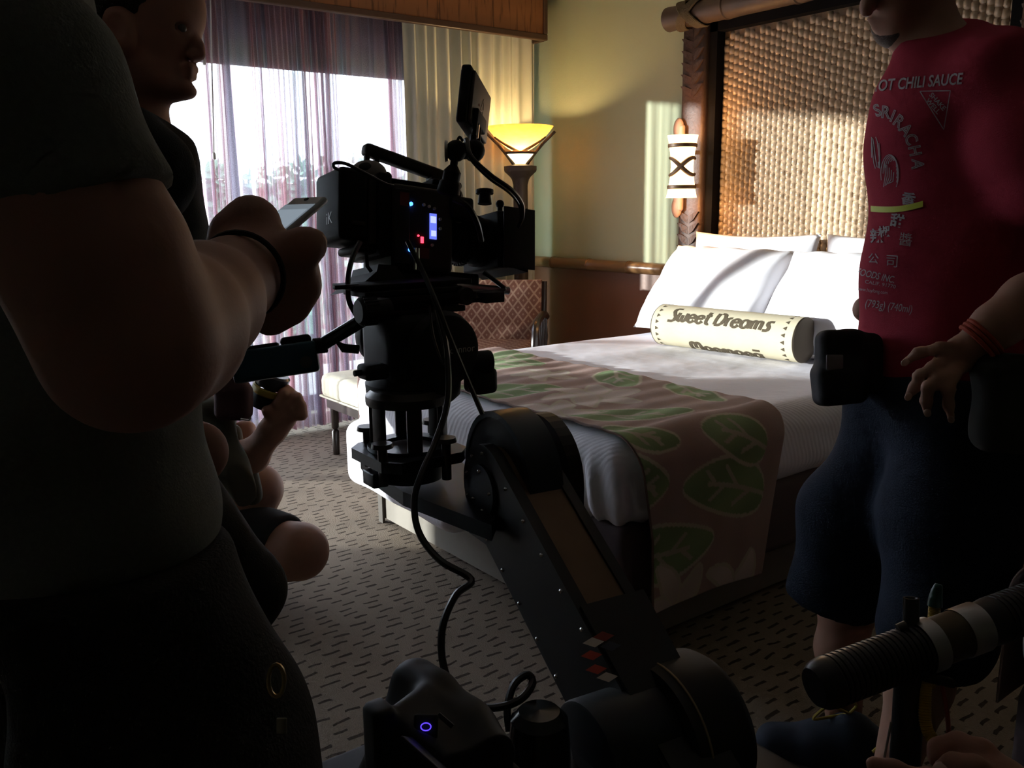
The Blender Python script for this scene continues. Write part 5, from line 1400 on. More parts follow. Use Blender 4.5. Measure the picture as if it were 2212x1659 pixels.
# phone
tl_, tr2, bl_ = at(640, 432, .97), at(717, 429, .94), at(586, 486, .933)
pw = (tr2 - tl_).normalized(); pu = (tl_ - bl_); pu = (pu - pw * pu.dot(pw)).normalized(); pn = pw.cross(pu); pn = pn if pn.dot(FW) < 0 else -pn
pc = tl_ + pw * .0245 - pu * .058
po = thing('phone', pc, 'white smartphone with lit screen in the hand of the grey shirt man', 'phone')
MB().box(pc, (.050, .116, .008), (pw, pu, pn), .0039).build('case', mat('phone_white', (.42, .45, .46), .3), po)
MB().box(pc + pn * .0043, (.045, .080, .0005), (pw, pu, pn)).build('screen', emit_mat('phone_screen', (.10, .12, .14), .9), po, False)
MB().box(pc + pn * .0046 + pu * .004, (.041, .05, .0004), (pw, pu, pn)).build('message_bubbles', emit_mat('phone_screen_pale', (.14, .17, .20), 1.0), po, False)
MB().cyl(pc + pn * .004 + pu * .051, pc + pn * .0046 + pu * .051, .003, n=10).build('earpiece', M_blk2, po)

# ------------------------------------------------------------------ man in profile
DB_ = 1.50
pb_ = at(275, 700, 1.58); pb_ = Vector((pb_.x, pb_.y, 0))
B_ = thing('person', pb_, 'man in a black polo seen in profile against the bright window', 'person', 'film crew')
fB = RH.copy(); lB = Z.cross(fB)
def Bp(px, py, l=0.0): return at(px, py, DB_) + lB * l
AXB = (RT, -FW, UP)
S = SDF.around([Bp(200, -120), Bp(450, 300), Bp(280, 420), at(225, 500, 1.8), at(300, 600, 1.35)], .02, .0042, .05)
S.ell(Bp(318, 22), (.098, .074, .098), AXB, .02)
S.ell(Bp(332, 76), (.058, .060, .085), AXB, .025)
S.cap(Bp(330, 160, .032), Bp(380, 188, .008), .026, .020, .02).cap(Bp(330, 160, -.032), Bp(380, 188, -.008), .026, .020, .02)
S.ell(Bp(369, 140), (.024, .034, .045), AXB, .015)
S.cap(Bp(399, 44, .028), Bp(399, 44, -.028), .013, .013, .015)                      # brow
S.chain([Bp(410, 66), Bp(425, 100), Bp(433, 117)], [.009, .0115, .0095], .008)      # nose
S.cap(Bp(421, 122, .009), Bp(421, 122, -.009), .0085, .0085, .008)
S.cap(Bp(412, 148, .012), Bp(412, 148, -.012), .0095, .0095, .005)                  # upper lip
S.cap(Bp(411, 165, .010), Bp(411, 165, -.010), .0080, .0080, .004)                  # lower lip
S.ell(Bp(403, 196), (.0165, .021, .0135), AXB, .008)                                  # chin
S.ell(Bp(402, 68, -.034), (.012, .010, .009), AXB, .006, sub=True)
S.ell(Bp(403, 69, -.030), (.010, .009, .009), AXB, .004)                            # eye
S.ell(Bp(298, 82, -.074), (.026, .013, .038), ((RT * .95 + UP * .2).normalized(), -FW, UP), .008)
S.ell(Bp(300, 78, -.086), (.014, .008, .021), AXB, .004, sub=True)
S.ell(Bp(288, 78, .074), (.024, .010, .036), AXB, .008)
S.chain([Bp(290, 150), at(275, 300, 1.53)], [.058, .064], .03)
S.ell(at(265, 420, 1.57), (.12, .16, .14), AXB, .05)
# right (near) arm hanging under the sleeve
S.chain([at(275, 330, 1.42), at(318, 420, 1.40), at(335, 560, 1.42)], [.06, .046, .036], .03)
S.plane(at(275, 600, 1.5), (0, 0, -1)) if False else None
S.build('body', M_skin2, B_, 1)
S = SDF.around([Bp(200, -140), Bp(440, 120)], .02, .005, .06)
S.ell(Bp(306, 5), (.108, .082, .108), AXB, .01); S.ell(Bp(275, 60), (.07, .078, .09), AXB, .02)
S.plane(Bp(395, 0), (RT * .9 - UP * .25), .01)
S.plane(Bp(345, 58), (RT * .75 - UP * .66), .015)
S.ell(Bp(298, 88, -.078), (.03, .03, .042), AXB, .008, sub=True)
S.plane(Bp(270, 150), (RT * .1 - UP), .01)
S.warp(lambda X, Y, Zz: .003 * np.sin(160 * X + 90 * Zz) * np.sin(140 * Y - 70 * Zz)); S.build('hair', M_hairb, B_, 1)
for sgn in (-1,):
    MB().tube([Bp(396, 44, sgn * .044), Bp(409, 38, sgn * .036), Bp(418, 42, sgn * .022)], [.003, .004, .003], 6).build('eyebrow', M_hairb, B_)
    MB().sphere(Bp(407, 69, sgn * .031), .0085, 12, 8).build('eye', mat('eye_dark', (.12, .10, .09), .2), B_)
M_polo = mat('black_polo', (0.018, 0.021, 0.024), .9, var=.2, vscale=60, bump=.2, bscale=350, spec=.15)
S = SDF.around([at(150, 200, 1.6), at(420, 900, 1.55), at(250, 400, 1.85), at(250, 400, 1.3)], .02, .0065, .06)
S.chain([at(278, 255, 1.53), at(272, 330, 1.55)], [.082, .10], .04)
S.cap(at(262, 350, 1.40), at(262, 350, 1.74), .085, .085, .05)
S.ell(at(258, 450, 1.57), (.142, .20, .20), AXB, .05).ell(at(268, 680, 1.58), (.135, .18, .24), AXB, .06)
S.chain([at(270, 340, 1.41), at(310, 370, 1.39), at(322, 400, 1.385)], [.082, .072, .066], .03)
S.chain([at(270, 340, 1.74), at(290, 440, 1.77)], [.082, .07], .03)
S.warp(lambda X, Y, Zz: .006 * np.sin(30 * Zz + 18 * (X * RT.x + Y * RT.y)) * np.sin(26 * Y + 12 * Zz))
S.plane(at(300, 238, 1.5), (UP * .85 + RT * .35), .01).plane(at(260, 960, 1.58), (0, 0, -1), .01)
S.build('polo_shirt', M_polo, B_, 1)
S = SDF((pb_.x - .45, pb_.y - .45, -.01), (pb_.x + .5, pb_.y + .45, .95), .010)
def Bq(f, l, z): return pb_ + fB * f + lB * l + Z * z
S.ell(Bq(-.05, 0, .78), (.14, .17, .14), (fB, lB, Z), .05)
for s in (-1, 1): S.chain([Bq(-.05, s * .09, .75), Bq(.14, s * .11, .44), Bq(-.02, s * .12, .10)], [.10, .075, .055], .04)
for s in (-1, 1): S.chain([Bq(-.06, s * .12, .05), Bq(.14, s * .13, .042)], [.05, .042], .02)
S.plane((0, 0, .004), (0, 0, -1)); S.build('trousers', M_jean, B_, 1)
# small white glint beside the polo's arm, modelled as a pale bead
lc = at(341, 432, 1.36)
cl_ = thing('white_glint', lc, 'tiny white bead standing for a glint beside the arm of the man in profile', 'clip')
MB().sphere(lc, .006, 10, 8, (.7, .7, 1.3), (RT, FW, UP)).build('glint_bead', M_wht, cl_)
MB().tube(spline([lc, at(340, 410, 1.355), at(336, 390, 1.36)], 5), .001, 6).build('glint_streak', M_wht, cl_)

# ------------------------------------------------------------------ man sitting on the floor behind them
pc_ = onz(470, 1290, 0); DC = 2.75
C_ = thing('person', (pc_.x, pc_.y, 0), 'person in black shorts sitting on the carpet, mostly hidden behind the grey shirt', 'person', 'film crew')
S = SDF.around([at(330, 560, 2.75), at(720, 1280, 2.75), at(420, 900, 3.1), at(500, 1200, 2.5)], .02, .0075, .08)
S.ell(at(360, 690, 2.85), (.08, .1, .12), (RT, FW, UP), .02).chain([at(372, 770, 2.85), at(385, 830, 2.86)], [.06, .06], .03)
S.ell(at(400, 950, 2.9), (.12, .17, .24), (RT, FW, UP), .05).ell(at(410, 1130, 2.9), (.14, .18, .12), (RT, FW, UP), .05)
S.ell(at(398, 712, 2.85), (.035, .05, .07), (RT, FW, UP), .03)
# folded leg lying on the floor: knee nearest the lens
S.chain([at(440, 1165, 2.85), at(560, 1180, 2.74), at(648, 1188, 2.66)], [.105, .092, .082], .05)
S.chain([at(648, 1195, 2.66), at(560, 1215, 2.68), at(440, 1225, 2.72)], [.078, .066, .05], .03)
# raised knee
S.chain([at(430, 1140, 2.95), at(515, 1085, 2.85), at(556, 1055, 2.80)], [.10, .085, .076], .04)
S.chain([at(556, 1060, 2.80), at(530, 1130, 2.80), at(480, 1225, 2.84)], [.074, .066, .045], .03)
# arm and hand round the focus unit
S.chain([at(420, 850, 2.72), at(470, 985, 2.66), at(545, 985, 2.62), at(590, 928, 2.56), at(610, 905, 2.55)], [.055, .048, .046, .036, .034], .03)
S.ell(at(612, 888, 2.55), (.046, .034, .05), (RT, FW, UP), .02)
finger(S, [(600, 872, 2.52), (612, 850, 2.52), (622, 838, 2.54)], .014, .011, .01)
finger(S, [(622, 872, 2.53), (642, 860, 2.53), (632, 848, 2.55)], .015, .012, .01)
finger(S, [(632, 885, 2.53), (650, 878, 2.53), (642, 866, 2.55)], .015, .012, .01)
finger(S, [(630, 900, 2.53), (652, 896, 2.53), (646, 884, 2.55)], .015, .012, .01)
finger(S, [(598, 905, 2.53), (578, 888, 2.53), (570, 872, 2.55)], .015, .011, .01)
S.chain([at(400, 850, 3.05), at(440, 980, 3.05), at(530, 930, 2.9)], [.055, .046, .036], .03)
S.build('body', M_skin, C_, 1)
S = SDF.around([at(380, 1050, 3.0), at(640, 1230, 2.6)], .12, .0085, .08)
S.ell(at(410, 1130, 2.9), (.155, .19, .13), (RT, FW, UP), .05)
S.chain([at(440, 1165, 2.85), at(560, 1178, 2.74), at(605, 1180, 2.70)], [.12, .108, .102], .05)
S.chain([at(430, 1140, 2.95), at(500, 1095, 2.87)], [.115, .1], .05)
S.plane(at(612, 1180, 2.68), (at(648, 1188, 2.66) - at(560, 1180, 2.74) + UP * -.02), .01); S.plane((0, 0, .006), (0, 0, -1))
S.build('shorts', mat('black_shorts', (.014, .015, .019), .9), C_, 1)
M_khaki = mat('olive_shirt_cloth', (.075, .072, .052), .9, var=.15, vscale=60)
S = SDF.around([at(330, 790, 2.9), at(575, 1095, 2.75)], .18, .0085, .06)
S.ell(at(405, 940, 2.9), (.15, .195, .25), (RT, FW, UP), .05).cap(at(395, 845, 2.72), at(395, 845, 3.05), .085, .085, .05).ell(at(430, 1060, 2.86), (.16, .2, .12), (RT, FW, UP), .05)
S.chain([at(455, 900, 2.52), at(490, 1000, 2.48), at(528, 1075, 2.46)], [.06, .055, .034], .03)
S.chain([at(500, 940, 2.66), at(520, 1010, 2.66), at(545, 1075, 2.66)], [.035, .04, .03], .03)
S.plane(at(380, 808, 2.9), (0, 0, 1), .01)
S.warp(lambda X, Y, Zz: .006 * np.sin(33 * Zz + 25 * X)); S.build('shirt', M_khaki, C_, 1)
S = SDF.around([at(330, 600, 2.7), at(400, 760, 3.0)], .03, .008, .06)
S.ell(at(352, 675, 2.85), (.09, .108, .115), (RT, FW, UP), .01); S.plane(at(392, 690, 2.85), (RT * .9 - UP * .3), .01); S.build('hair', M_hairb, C_, 1)
for q_ in (((450, 1225, 2.74), (410, 1232, 2.62)), ((478, 1238, 2.86), (520, 1250, 2.72))):
    S = SDF.around([at(*p) for p in q_], .08, .008, .06); S.chain([at(*p) for p in q_], [.05, .042], .02); S.plane((0, 0, .004), (0, 0, -1)); S.build('shoe', M_blk2, C_, 1)
# the maroon sleeve-like bag beside the grip and the focus unit in the hand
hu = thing('focus_unit', at(588, 855, 2.52), 'black hand unit with yellow ring held by the person on the floor', 'hand unit')
ax1 = (at(600, 820, 2.5) - at(575, 890, 2.52)).normalized()
MB().lathe(at(570, 878, 2.57), ax1, [(0, 0), (.042, 0), (.046, .02), (.044, .04)], 24).build('base', M_blk2, hu)
MB().lathe(at(570, 878, 2.57), ax1, [(.047, .041), (.051, .045), (.051, .06), (.047, .064)], 24).build('yellow_ring', mat('yellow_band', (.42, .34, .05), .5), hu)
MB().lathe(at(570, 878, 2.57), ax1, [(.044, .065), (.046, .07), (.046, .1), (.04, .106), (0, .106)], 24).build('dial', mat('dial_dark', (.03, .032, .036), .3), hu)
mg = thing('maroon_pouch', at(508, 872, 2.45), 'dark maroon pouch hanging below the blue grip box', 'pouch')
S = SDF.around([at(508, 872, 2.45)], .10, .005, .03); S.rbox(at(505, 868, 2.45), (.05, .035, .052), .024, (RT, FW, UP), .01).cap(at(512, 820, 2.45), at(505, 850, 2.45), .022, .03, .03); S.build('bag', mat('maroon_cloth', (.05, .016, .020), .85), mg, 1)
MB().tube([at(520, 905, 2.4), at(538, 908, 2.4), at(542, 902, 2.4)], .003, 6).build('zip_pull', M_stl, mg)

# ------------------------------------------------------------------ man in the red T-shirt at the right
pd = at(2010, 870, 1.78); pd = Vector((pd.x, pd.y, 0))
D_ = thing('person', pd, 'man in a faded red printed T-shirt and navy shorts, hand on hip, at the right', 'person', 'film crew')
fD = (RH * -.72 + FH * -.69).normalized(); lD = Z.cross(fD); AXD = (fD, lD, Z)
S = SDF.around([at(1780, -250, 1.75), at(2420, 600, 1.5), at(1600, 1700, 2.0), at(2150, 1850, 1.6)], .02, .0065, .06)
# head, looking down to the left
fh_ = (RH * -.80 + FH * -.35 + Z * -.50).normalized(); lh_ = lD; uh_ = fh_.cross(lh_); uh_ = uh_ if uh_.z > 0 else -uh_; AXH = (fh_, lh_, uh_)
hc = at(1962, -85, 1.75)
def hd_(f, l, u): return hc + fh_ * f + lh_ * l + uh_ * u
S.ell(hc, (.105, .078, .10), AXH, .02).ell(hd_(.055, 0, -.065), (.055, .058, .07), AXH, .03).ell(hd_(.075, 0, -.115), (.03, .036, .026), AXH, .025)
S.chain([hd_(.105, 0, .0), hd_(.125, 0, -.03), hd_(.13, 0, -.043)], [.010, .012, .013], .012).cap(hd_(.105, .012, -.072), hd_(.105, -.012, -.072), .010, .010, .008).cap(hd_(.10, .01, -.088), hd_(.10, -.01, -.088), .010, .010, .006)
S.ell(hd_(-.01, .078, -.03), (.025, .011, .034), AXH, .008).ell(hd_(-.01, -.078, -.03), (.025, .011, .034), AXH, .008)
S.chain([hd_(-.02, 0, -.07), at(2020, 125, 1.77)], [.06, .066], .03)
# torso core
S.ell(at(2052, 300, 1.77), (.10, .155, .20), AXD, .05).ell(at(2035, 640, 1.77), (.105, .145, .22), AXD, .06).ell(at(2010, 900, 1.77), (.11, .15, .13), AXD, .05)
# near (left) arm: elbow out of frame, hand on hip
S.chain([at(2170, 180, 1.63), at(2265, 400, 1.56), at(2340, 590, 1.52)], [.062, .052, .044], .03)
S.chain([at(2340, 590, 1.52), at(2225, 655, 1.50), at(2150, 705, 1.50), at(2098, 750, 1.51)], [.046, .047, .036, .028], .025)
S.ell(at(2070, 770, 1.52), (.032, .022, .030), ((RT * .8 - UP * .5).normalized(), FW, (UP * .8 + RT * .5).normalized()), .02)
finger(S, [(2080, 748, 1.51), (2031, 753, 1.50), (1985, 762, 1.52), (1955, 783, 1.54)], .0115, .0078, .008)
finger(S, [(2070, 764, 1.51), (2018, 793, 1.49), (1987, 812, 1.50), (1976, 836, 1.52), (1962, 857, 1.53)], .0112, .0076, .008)
finger(S, [(2074, 778, 1.51), (2031, 818, 1.48), (2004, 838, 1.48), (2001, 867, 1.49), (2003, 892, 1.50)], .0112, .0076, .008)
finger(S, [(2088, 785, 1.51), (2058, 812, 1.48), (2049, 842, 1.47), (2049, 874, 1.48), (2054, 906, 1.49)], .0108, .0072, .008)
finger(S, [(2098, 765, 1.54), (2070, 790, 1.57), (2040, 800, 1.59)], .014, .010, .01)
# far (right) arm: forearm folded across, mostly hidden by the torso
S.chain([at(2010, 200, 1.90), at(1955, 420, 1.98), at(1915, 640, 1.98)], [.05, .046, .042], .03)
S.chain([at(1872, 668, 1.92), at(1930, 655, 1.98), at(1985, 630, 1.90)], [.030, .034, .04], .02)
# legs
S.chain([at(1935, 930, 1.87), at(1830, 1310, 1.90), at(1818, 1400, 1.92), at(1822, 1570, 1.95)], [.085, .055, .052, .036], .03)
S.chain([at(2075, 930, 1.68), at(2030, 1330, 1.64), at(1985, 1480, 1.66), at(1925, 1690, 1.68)], [.09, .06, .055, .037], .03)
S.build('body', M_skin, D_, 1)
for (p, q, w) in (((1955, 783, 1.533), (1985, 762, 1.52), .0062), ((1962, 857, 1.524), (1976, 836, 1.52), .006), ((2003, 892, 1.494), (2001, 867, 1.49), .006), ((2054, 906, 1.485), (2049, 874, 1.48), .0055)):
    nail(at(*p) + (-FW * .005 - RT * .002), at(*p) - at(*q), -FW * .8 - RT * .5, w, M_nail, D_)
S = SDF.around([hd_(.05, 0, -.13), hd_(0, 0, 0)], .10, .005, .03)
S.ell(hd_(.057, 0, -.068), (.057, .060, .071), AXH, .02).ell(hd_(.075, 0, -.117), (.032, .038, .027), AXH, .02)
S.plane(hd_(.0, 0, -.06), uh_ + fh_ * .35, .01)
S.build('beard', M_beard, D_, 1)
S = SDF.around([hc], .13, .007, .03); S.ell(hd_(-.008, 0, .012), (.11, .084, .105), AXH, .01); S.plane(hd_(.06, 0, .03), (fh_ * .8 - uh_ * .6), .01); S.plane(hd_(-.03, 0, -.05), -uh_, .01); S.build('hair', M_hairb, D_, 1)
M_rtee = mat('faded_red_jersey', (0.34, 0.035, 0.060), .92, var=.16, vscale=26, bump=.15, bscale=420, spec=.1)
S = SDF.around([at(1840, 60, 1.75), at(2420, 900, 1.6), at(1960, 200, 2.1)], .02, .0058, .06)
S.ell(at(2050, 330, 1.77), (.13, .165, .235), AXD, .05).ell(at(2040, 620, 1.77), (.138, .172, .27), AXD, .06).ell(at(2030, 800, 1.77), (.135, .17, .14), AXD, .06)
S.cap(at(2075, 180, 1.77) + lD * .13, at(2075, 190, 1.77) - lD * .09, .08, .07, .06).cap(at(2045, 150, 1.77), at(2012, 100, 1.765), .085, .076, .04)
S.chain([at(2165, 165, 1.63), at(2225, 310, 1.585), at(2262, 400, 1.56)], [.085, .080, .075], .05)
S.chain([at(2010, 210, 1.90), at(1965, 390, 1.96)], [.065, .06], .04)
def foldsD(X, Y, Zz):
    s = (X - pd.x) * RT.x + (Y - pd.y) * RT.y; h = np.clip((1.30 - Zz) / .35, 0, 1); tp2 = np.clip((Zz - 1.22) / .15, 0, 1)
    return (.013 * h * np.sin(26 * (s * 1.0 - .55 * Zz) + 1.5 * np.sin(7 * Zz)) + .003 * h * np.sin(60 * (s - .4 * Zz)) + .006 * tp2 * np.sin(45 * (s * .8 - .5 * Zz)) + .003 * np.sin(18 * Zz + 20 * s))
S.warp(foldsD)
S.plane(at(1985, 72, 1.76), (uh_ * 0 + Z * .8 + fD * .35), .006)
hemz = at(1930, 880, 1.68).z
S.plane((0, 0, hemz), Vector((.0, .0, -1)) + fD * .06, .008)
ue = at(2268, 408, 1.56); un = (at(2340, 590, 1.52) - at(2175, 150, 1.62)).normalized()
slv, (GX, GY, GZ) = S.region(np.array(ue) - .13, np.array(ue) + .16)
dpl = (GX - ue.x) * un.x + (GY - ue.y) * un.y + (GZ - ue.z) * un.z
tx_ = (GX - pd.x) * RT.x + (GY - pd.y) * RT.y
S.F[slv] = np.where(tx_ > .17, np.maximum(S.F[slv], dpl), S.F[slv])
shirt = S.build('tee_shirt', M_rtee, D_, 1)
org = ORG[shirt.name]
bvh = BVHTree.FromPolygons([v.co + org for v in shirt.data.vertices], [tuple(p.vertices) for p in shirt.data.polygons])
M_wpr = mat('cracked_white_print', (.40, .36, .38), .9, var=.45, vscale=120, spec=.1)
def decal(name, V, Fc, m, parent, off=.0016):
    """V: pixel positions on the photo; laid onto the shirt cloth"""
    hit = []
    for (x, y) in V:
        h = bvh.ray_cast(CAMPOS, ray(x, y).normalized(), 3.0)
        hit.append(None if h[0] is None else h[0] + h[1] * off)
    mb = MB(); ok = [f for f in Fc if all(hit[i] is not None for i in f)]
    ok = [f for f in ok if max((hit[a] - hit[b]).length for a in f for b in f) < .09]
    if not ok: return None
    used = sorted({i for f in ok for i in f}); mp_ = {i: k for k, i in enumerate(used)}
    mb.add([hit[i] for i in used], [tuple(mp_[i] for i in f) for f in ok])
    return mb.build(name, m, parent, False)
def put_text(txt, px, py, size, ang=0, bold=0, shear=0, spacing=1.0, sx=1.0, outline=0, name='shirt_lettering'):
    V, Fc = text_mesh(txt, 1.0, bold, shear, spacing, outline)
    c_, s_ = math.cos(math.radians(ang)), math.sin(math.radians(ang))
    return decal(name, [(px + size * (v.x * sx * c_ + v.y * s_), py + size * (v.x * sx * s_ - v.y * c_)) for v in V], Fc, M_wpr, shirt)
put_text('HOT CHILI SAUCE', 1978, 180, 34, -5, .02, .35, 1.0, .72)
for chh, px, py, an_ in (('S', 1897, 240, -20), ('R', 1914, 244, 5), ('I', 1929, 252, 22), ('R', 1942, 263, 35), ('A', 1957, 281, 48), ('C', 1968, 301, 62), ('H', 1976, 326, 78), ('A', 1982, 355, 90)):
    put_text(chh, px, py, 37, an_, 0, 0, 1, .85, .03)
def line_decal(pts, w, name):
    P = [Vector((p[0], p[1])) for p in pts]; V = []; Fc = []
    Q_ = [P[0]]
    for p in P[1:]:
        k = max(1, int((p - Q_[-1]).length / 6)); a0 = Q_[-1].copy()
        for i in range(1, k + 1): Q_.append(a0 + (p - a0) * (i / k))
    for i, p in enumerate(Q_):
        d = (Q_[min(i + 1, len(Q_) - 1)] - Q_[max(i - 1, 0)]).normalized(); nn = Vector((-d.y, d.x)) * w / 2; V += [tuple(p + nn), tuple(p - nn)]
    for i in range(len(Q_) - 1): Fc.append((2 * i, 2 * i + 1, 2 * i + 3, 2 * i + 2))
    return V, Fc
def put_lines(lines, w, name):
    V = []; Fc = []
    for l in lines:
        v, f = line_decal(l, w, name); k = len(V); V += v; Fc += [tuple(i + k for i in q) for q in f]
    return decal(name, V, Fc, M_wpr, shirt)
put_lines([[(1988, 198), (2054, 196), (2039, 280), (1988, 198)]], 2.2, 'printed_triangle')
put_text('SHAKE', 2026, 220, 15, 48, .02); put_text('WELL', 2016, 230, 15, 48, .02)
fe = []
for i in range(6):
    k_ = 1 - .15 * i
    fe.append([(1923 + 2 * i + 19 * k_ * math.sin(t_), 376 - 4 * i - 42 * k_ * math.cos(t_)) for t_ in [-1.9 + .3 * j + .25 * i for j in range(15 - i)]])
for i in range(5): fe.append([(1912 + 5 * i, 352 + 5 * i), (1914 + 4 * i, 376 + 4 * i), (1910 + 3 * i, 404 - 2 * i)])
put_lines(fe, 1.7, 'printed_plumage')
put_lines([[(1893 + 9 * math.sin(a + b), 330 - 34 * math.cos(a + b * 2)) for b in (0, .4, .8, 1.2, 1.6)] for a in (0, .9, 2.0, 3.2, 4.4)], 1.7, 'printed_plumage')
for chh, px, py, sz, an_, bo_ in (('香', 1963, 432, 30, 12, .03), ('甜', 1939, 479, 30, 10, .03), ('辣', 1896, 512, 32, 0, .02), ('椒', 1912, 502, 26, -8, .02), ('醬', 1957, 520, 30, 8, .0), ('公', 1888, 560, 24, 5, 0), ('司', 1928, 566, 30, 4, 0)):
    put_text(chh, px, py, sz, an_, bo_)
put_text('FOODS INC.', 1893, 596, 21, 13, .01, .2, 1, .72)
put_text('CALIF. 91770', 1903, 614, 11, 10, 0, 0, 1, 1.1); put_text('www.huyfong.com', 1886, 628, 11, 8, 0, 0, 1, .8)
put_text('(793g) (740ml)', 1921, 662, 24, 8, 0, .1, 1, .72)
# yellow tape on the shirt
V, Fc = [], []
for i in range(22):
    t_ = i / 21; x = 1884 + 111 * t_; y = 451 + 4 * math.sin(PI * t_) - 10 * t_ ** 2
    V += [(x, y - 6.5), (x, y + 6.5)]
Fc = [(2 * i, 2 * i + 1, 2 * i + 3, 2 * i + 2) for i in range(21)]
tpe = thing('tape_strip', at(1940, 448, 1.62), 'bright yellow green tape strip stuck across the red T-shirt', 'tape')
decal('tape', V, Fc, mat('fluorescent_tape', (.55, .60, .05), .6), tpe, .003)
# shorts
M_navy = mat('navy_shorts_cloth', (0.016, 0.022, 0.036), .9, var=.2, vscale=30, bump=.2, bscale=300, spec=.1)
S = SDF.around([at(1700, 860, 1.95), at(2230, 1350, 1.6), at(2000, 1340, 1.55)], .04, .0075, .06)
S.ell(at(2015, 870, 1.77), (.132, .172, .12), AXD, .05)
S.chain([at(1945, 930, 1.86), at(1850, 1120, 1.87), at(1795, 1330, 1.89)], [.115, .108, .095], .05)
S.chain([at(2075, 930, 1.68), at(2055, 1120, 1.66), at(2030, 1350, 1.64)], [.125, .118, .112], .05)
S.warp(lambda X, Y, Zz: .008 * np.sin(20 * (X * RT.x + Y * RT.y) + 14 * Zz) * np.sin(12 * Zz + 9 * Y))
S.plane(at(1800, 1320, 1.86), Vector((0, 0, -1)) + RH * -.25, .008).plane((0, 0, hemz + .08), (0, 0, 1), .008)
S.build('shorts', M_navy, D_, 1)
# shoes with yellow laces
M_shoe = mat('navy_canvas', (.014, .022, .040), .85, var=.15, vscale=60)
M_sole = mat('shoe_sole', (.10, .10, .10), .7)
M_lace = mat('yellow_lace', (.42, .34, .06), .8)
for k, (hl, to) in enumerate(((onz(1872, 1640, .045), onz(1672, 1600, .042)), (onz(1965, 1760, .045), onz(1800, 1735, .042)))):
    S = SDF.around([hl, to], .09, .0052, .06); mid = (hl + to) / 2
    S.chain([hl + Z * .01, mid + Z * .012, to], [.047, .046, .040], .02).cap(hl + (mid - hl) * .25 + Z * .05, hl + Z * .03, .042, .045, .03).cap(mid + Z * .03, hl + (mid - hl) * .4 + Z * .055, .032, .038, .03)
    S.plane((0, 0, .018), (0, 0, -1), .004); sh = S.build('shoe', M_shoe, D_, 1)
    dd = (to - hl).normalized(); ss = Z.cross(dd)
    so_ = SDF.around([hl, to], .09, .0052, .06); so_.chain([Vector((hl.x, hl.y, .02)), Vector((to.x, to.y, .02))], [.052, .046], .02); so_.plane((0, 0, .022), (0, 0, 1), .002).plane((0, 0, .002), (0, 0, -1)); so_.build('sole', M_sole, sh, 1)
    lac = MB()
    for i in range(5):
        c = mid - dd * (-.01 + .018 * i) + Z * (.056 + .008 * i); lac.tube(spline([c - ss * .022 - Z * .008, c + Z * .003, c + ss * .022 - Z * .008], 4), .0035, 6)
    c = mid - dd * .055 + Z * .098
    lac.tube(spline([c, c + dd * .04 + Z * .02 + ss * .02, c + dd * .07 - Z * .01 + ss * .03, c + dd * .03 - Z * .012, c], 6), .0032, 6).tube(spline([c, c + Z * .025 - dd * .01, c + dd * .045 + Z * .035, c + dd * .06 + Z * .025], 6), .0032, 6)
    lac.build('laces', M_lace, sh)
# wristband, pouch at the front, bag at the hip
wc_ = at(2118, 735, 1.502); wd_ = (at(2070, 770, 1.52) - at(2150, 705, 1.5)).normalized(); w1 = wd_.orthogonal().normalized(); w2 = wd_.cross(w1)
wb = thing('wristband', wc_, 'orange red wristband on the wrist of the man in the red shirt', 'wristband')
for i in range(3):
    MB().tube([wc_ + wd_ * (-.01 + .008 * i) + w1 * (.0365 * math.cos(2 * PI * j / 28)) + w2 * (.0365 * math.sin(2 * PI * j / 28)) for j in range(28)], .0042, 8, True).build('strand', mat('orange_red_cord', (.38, .05, .02), .8), wb)
pz_c = at(1815, 795, 1.70)
pch = thing('belt_pouch', pz_c, 'black belt pouch with grey square badge in front of the red shirt', 'pouch')
pxv = (RT * .95 - FW * .25).normalized(); pyv = FW; 
S = SDF.around([pz_c], .13, .0045, .02)
S.rbox(at(1815, 770, 1.72), (.046, .03, .052), .02, (RT, FW, UP), .01).rbox(at(1812, 830, 1.71), (.048, .034, .040), .018, ((RT * .98 + UP * .1).normalized(), FW, (UP * .98 - RT * .1).normalized()), .015)
S.rbox(at(1852, 785, 1.74), (.045, .03, .06), .02, (RT, FW, UP), .02)
S.build('bag', mat('pouch_nylon', (.009, .010, .013), .8), pch, 1)
MB().box(at(1803, 790, 1.68), (.032, .004, .042), (RT, FW, UP), .0018).build('badge', mat('grey_badge', (.20, .18, .19), .5), pch)
MB().box(at(1850, 760, 1.725), (.07, .012, .035), (RT, FW, UP), .004).build('belt', M_blk2, pch)
gb = thing('hip_bag', at(2155, 880, 1.48), 'dark olive tool bag hanging at the hip beside the hand on hip', 'bag')
S = SDF.around([at(2180, 870, 1.48)], .15, .006, .02); S.rbox(at(2185, 870, 1.5), (.065, .035, .085), .03, (RT, FW, UP), .01); S.warp(lambda X, Y, Zz: .003 * np.sin(50 * Zz + 30 * X)); S.build('bag', mat('olive_canvas', (.030, .030, .026), .9), gb, 1)
MB().box(at(2185, 795, 1.5), (.10, .02, .02), (RT, FW, UP), .005).build('flap', M_blk2, gb)

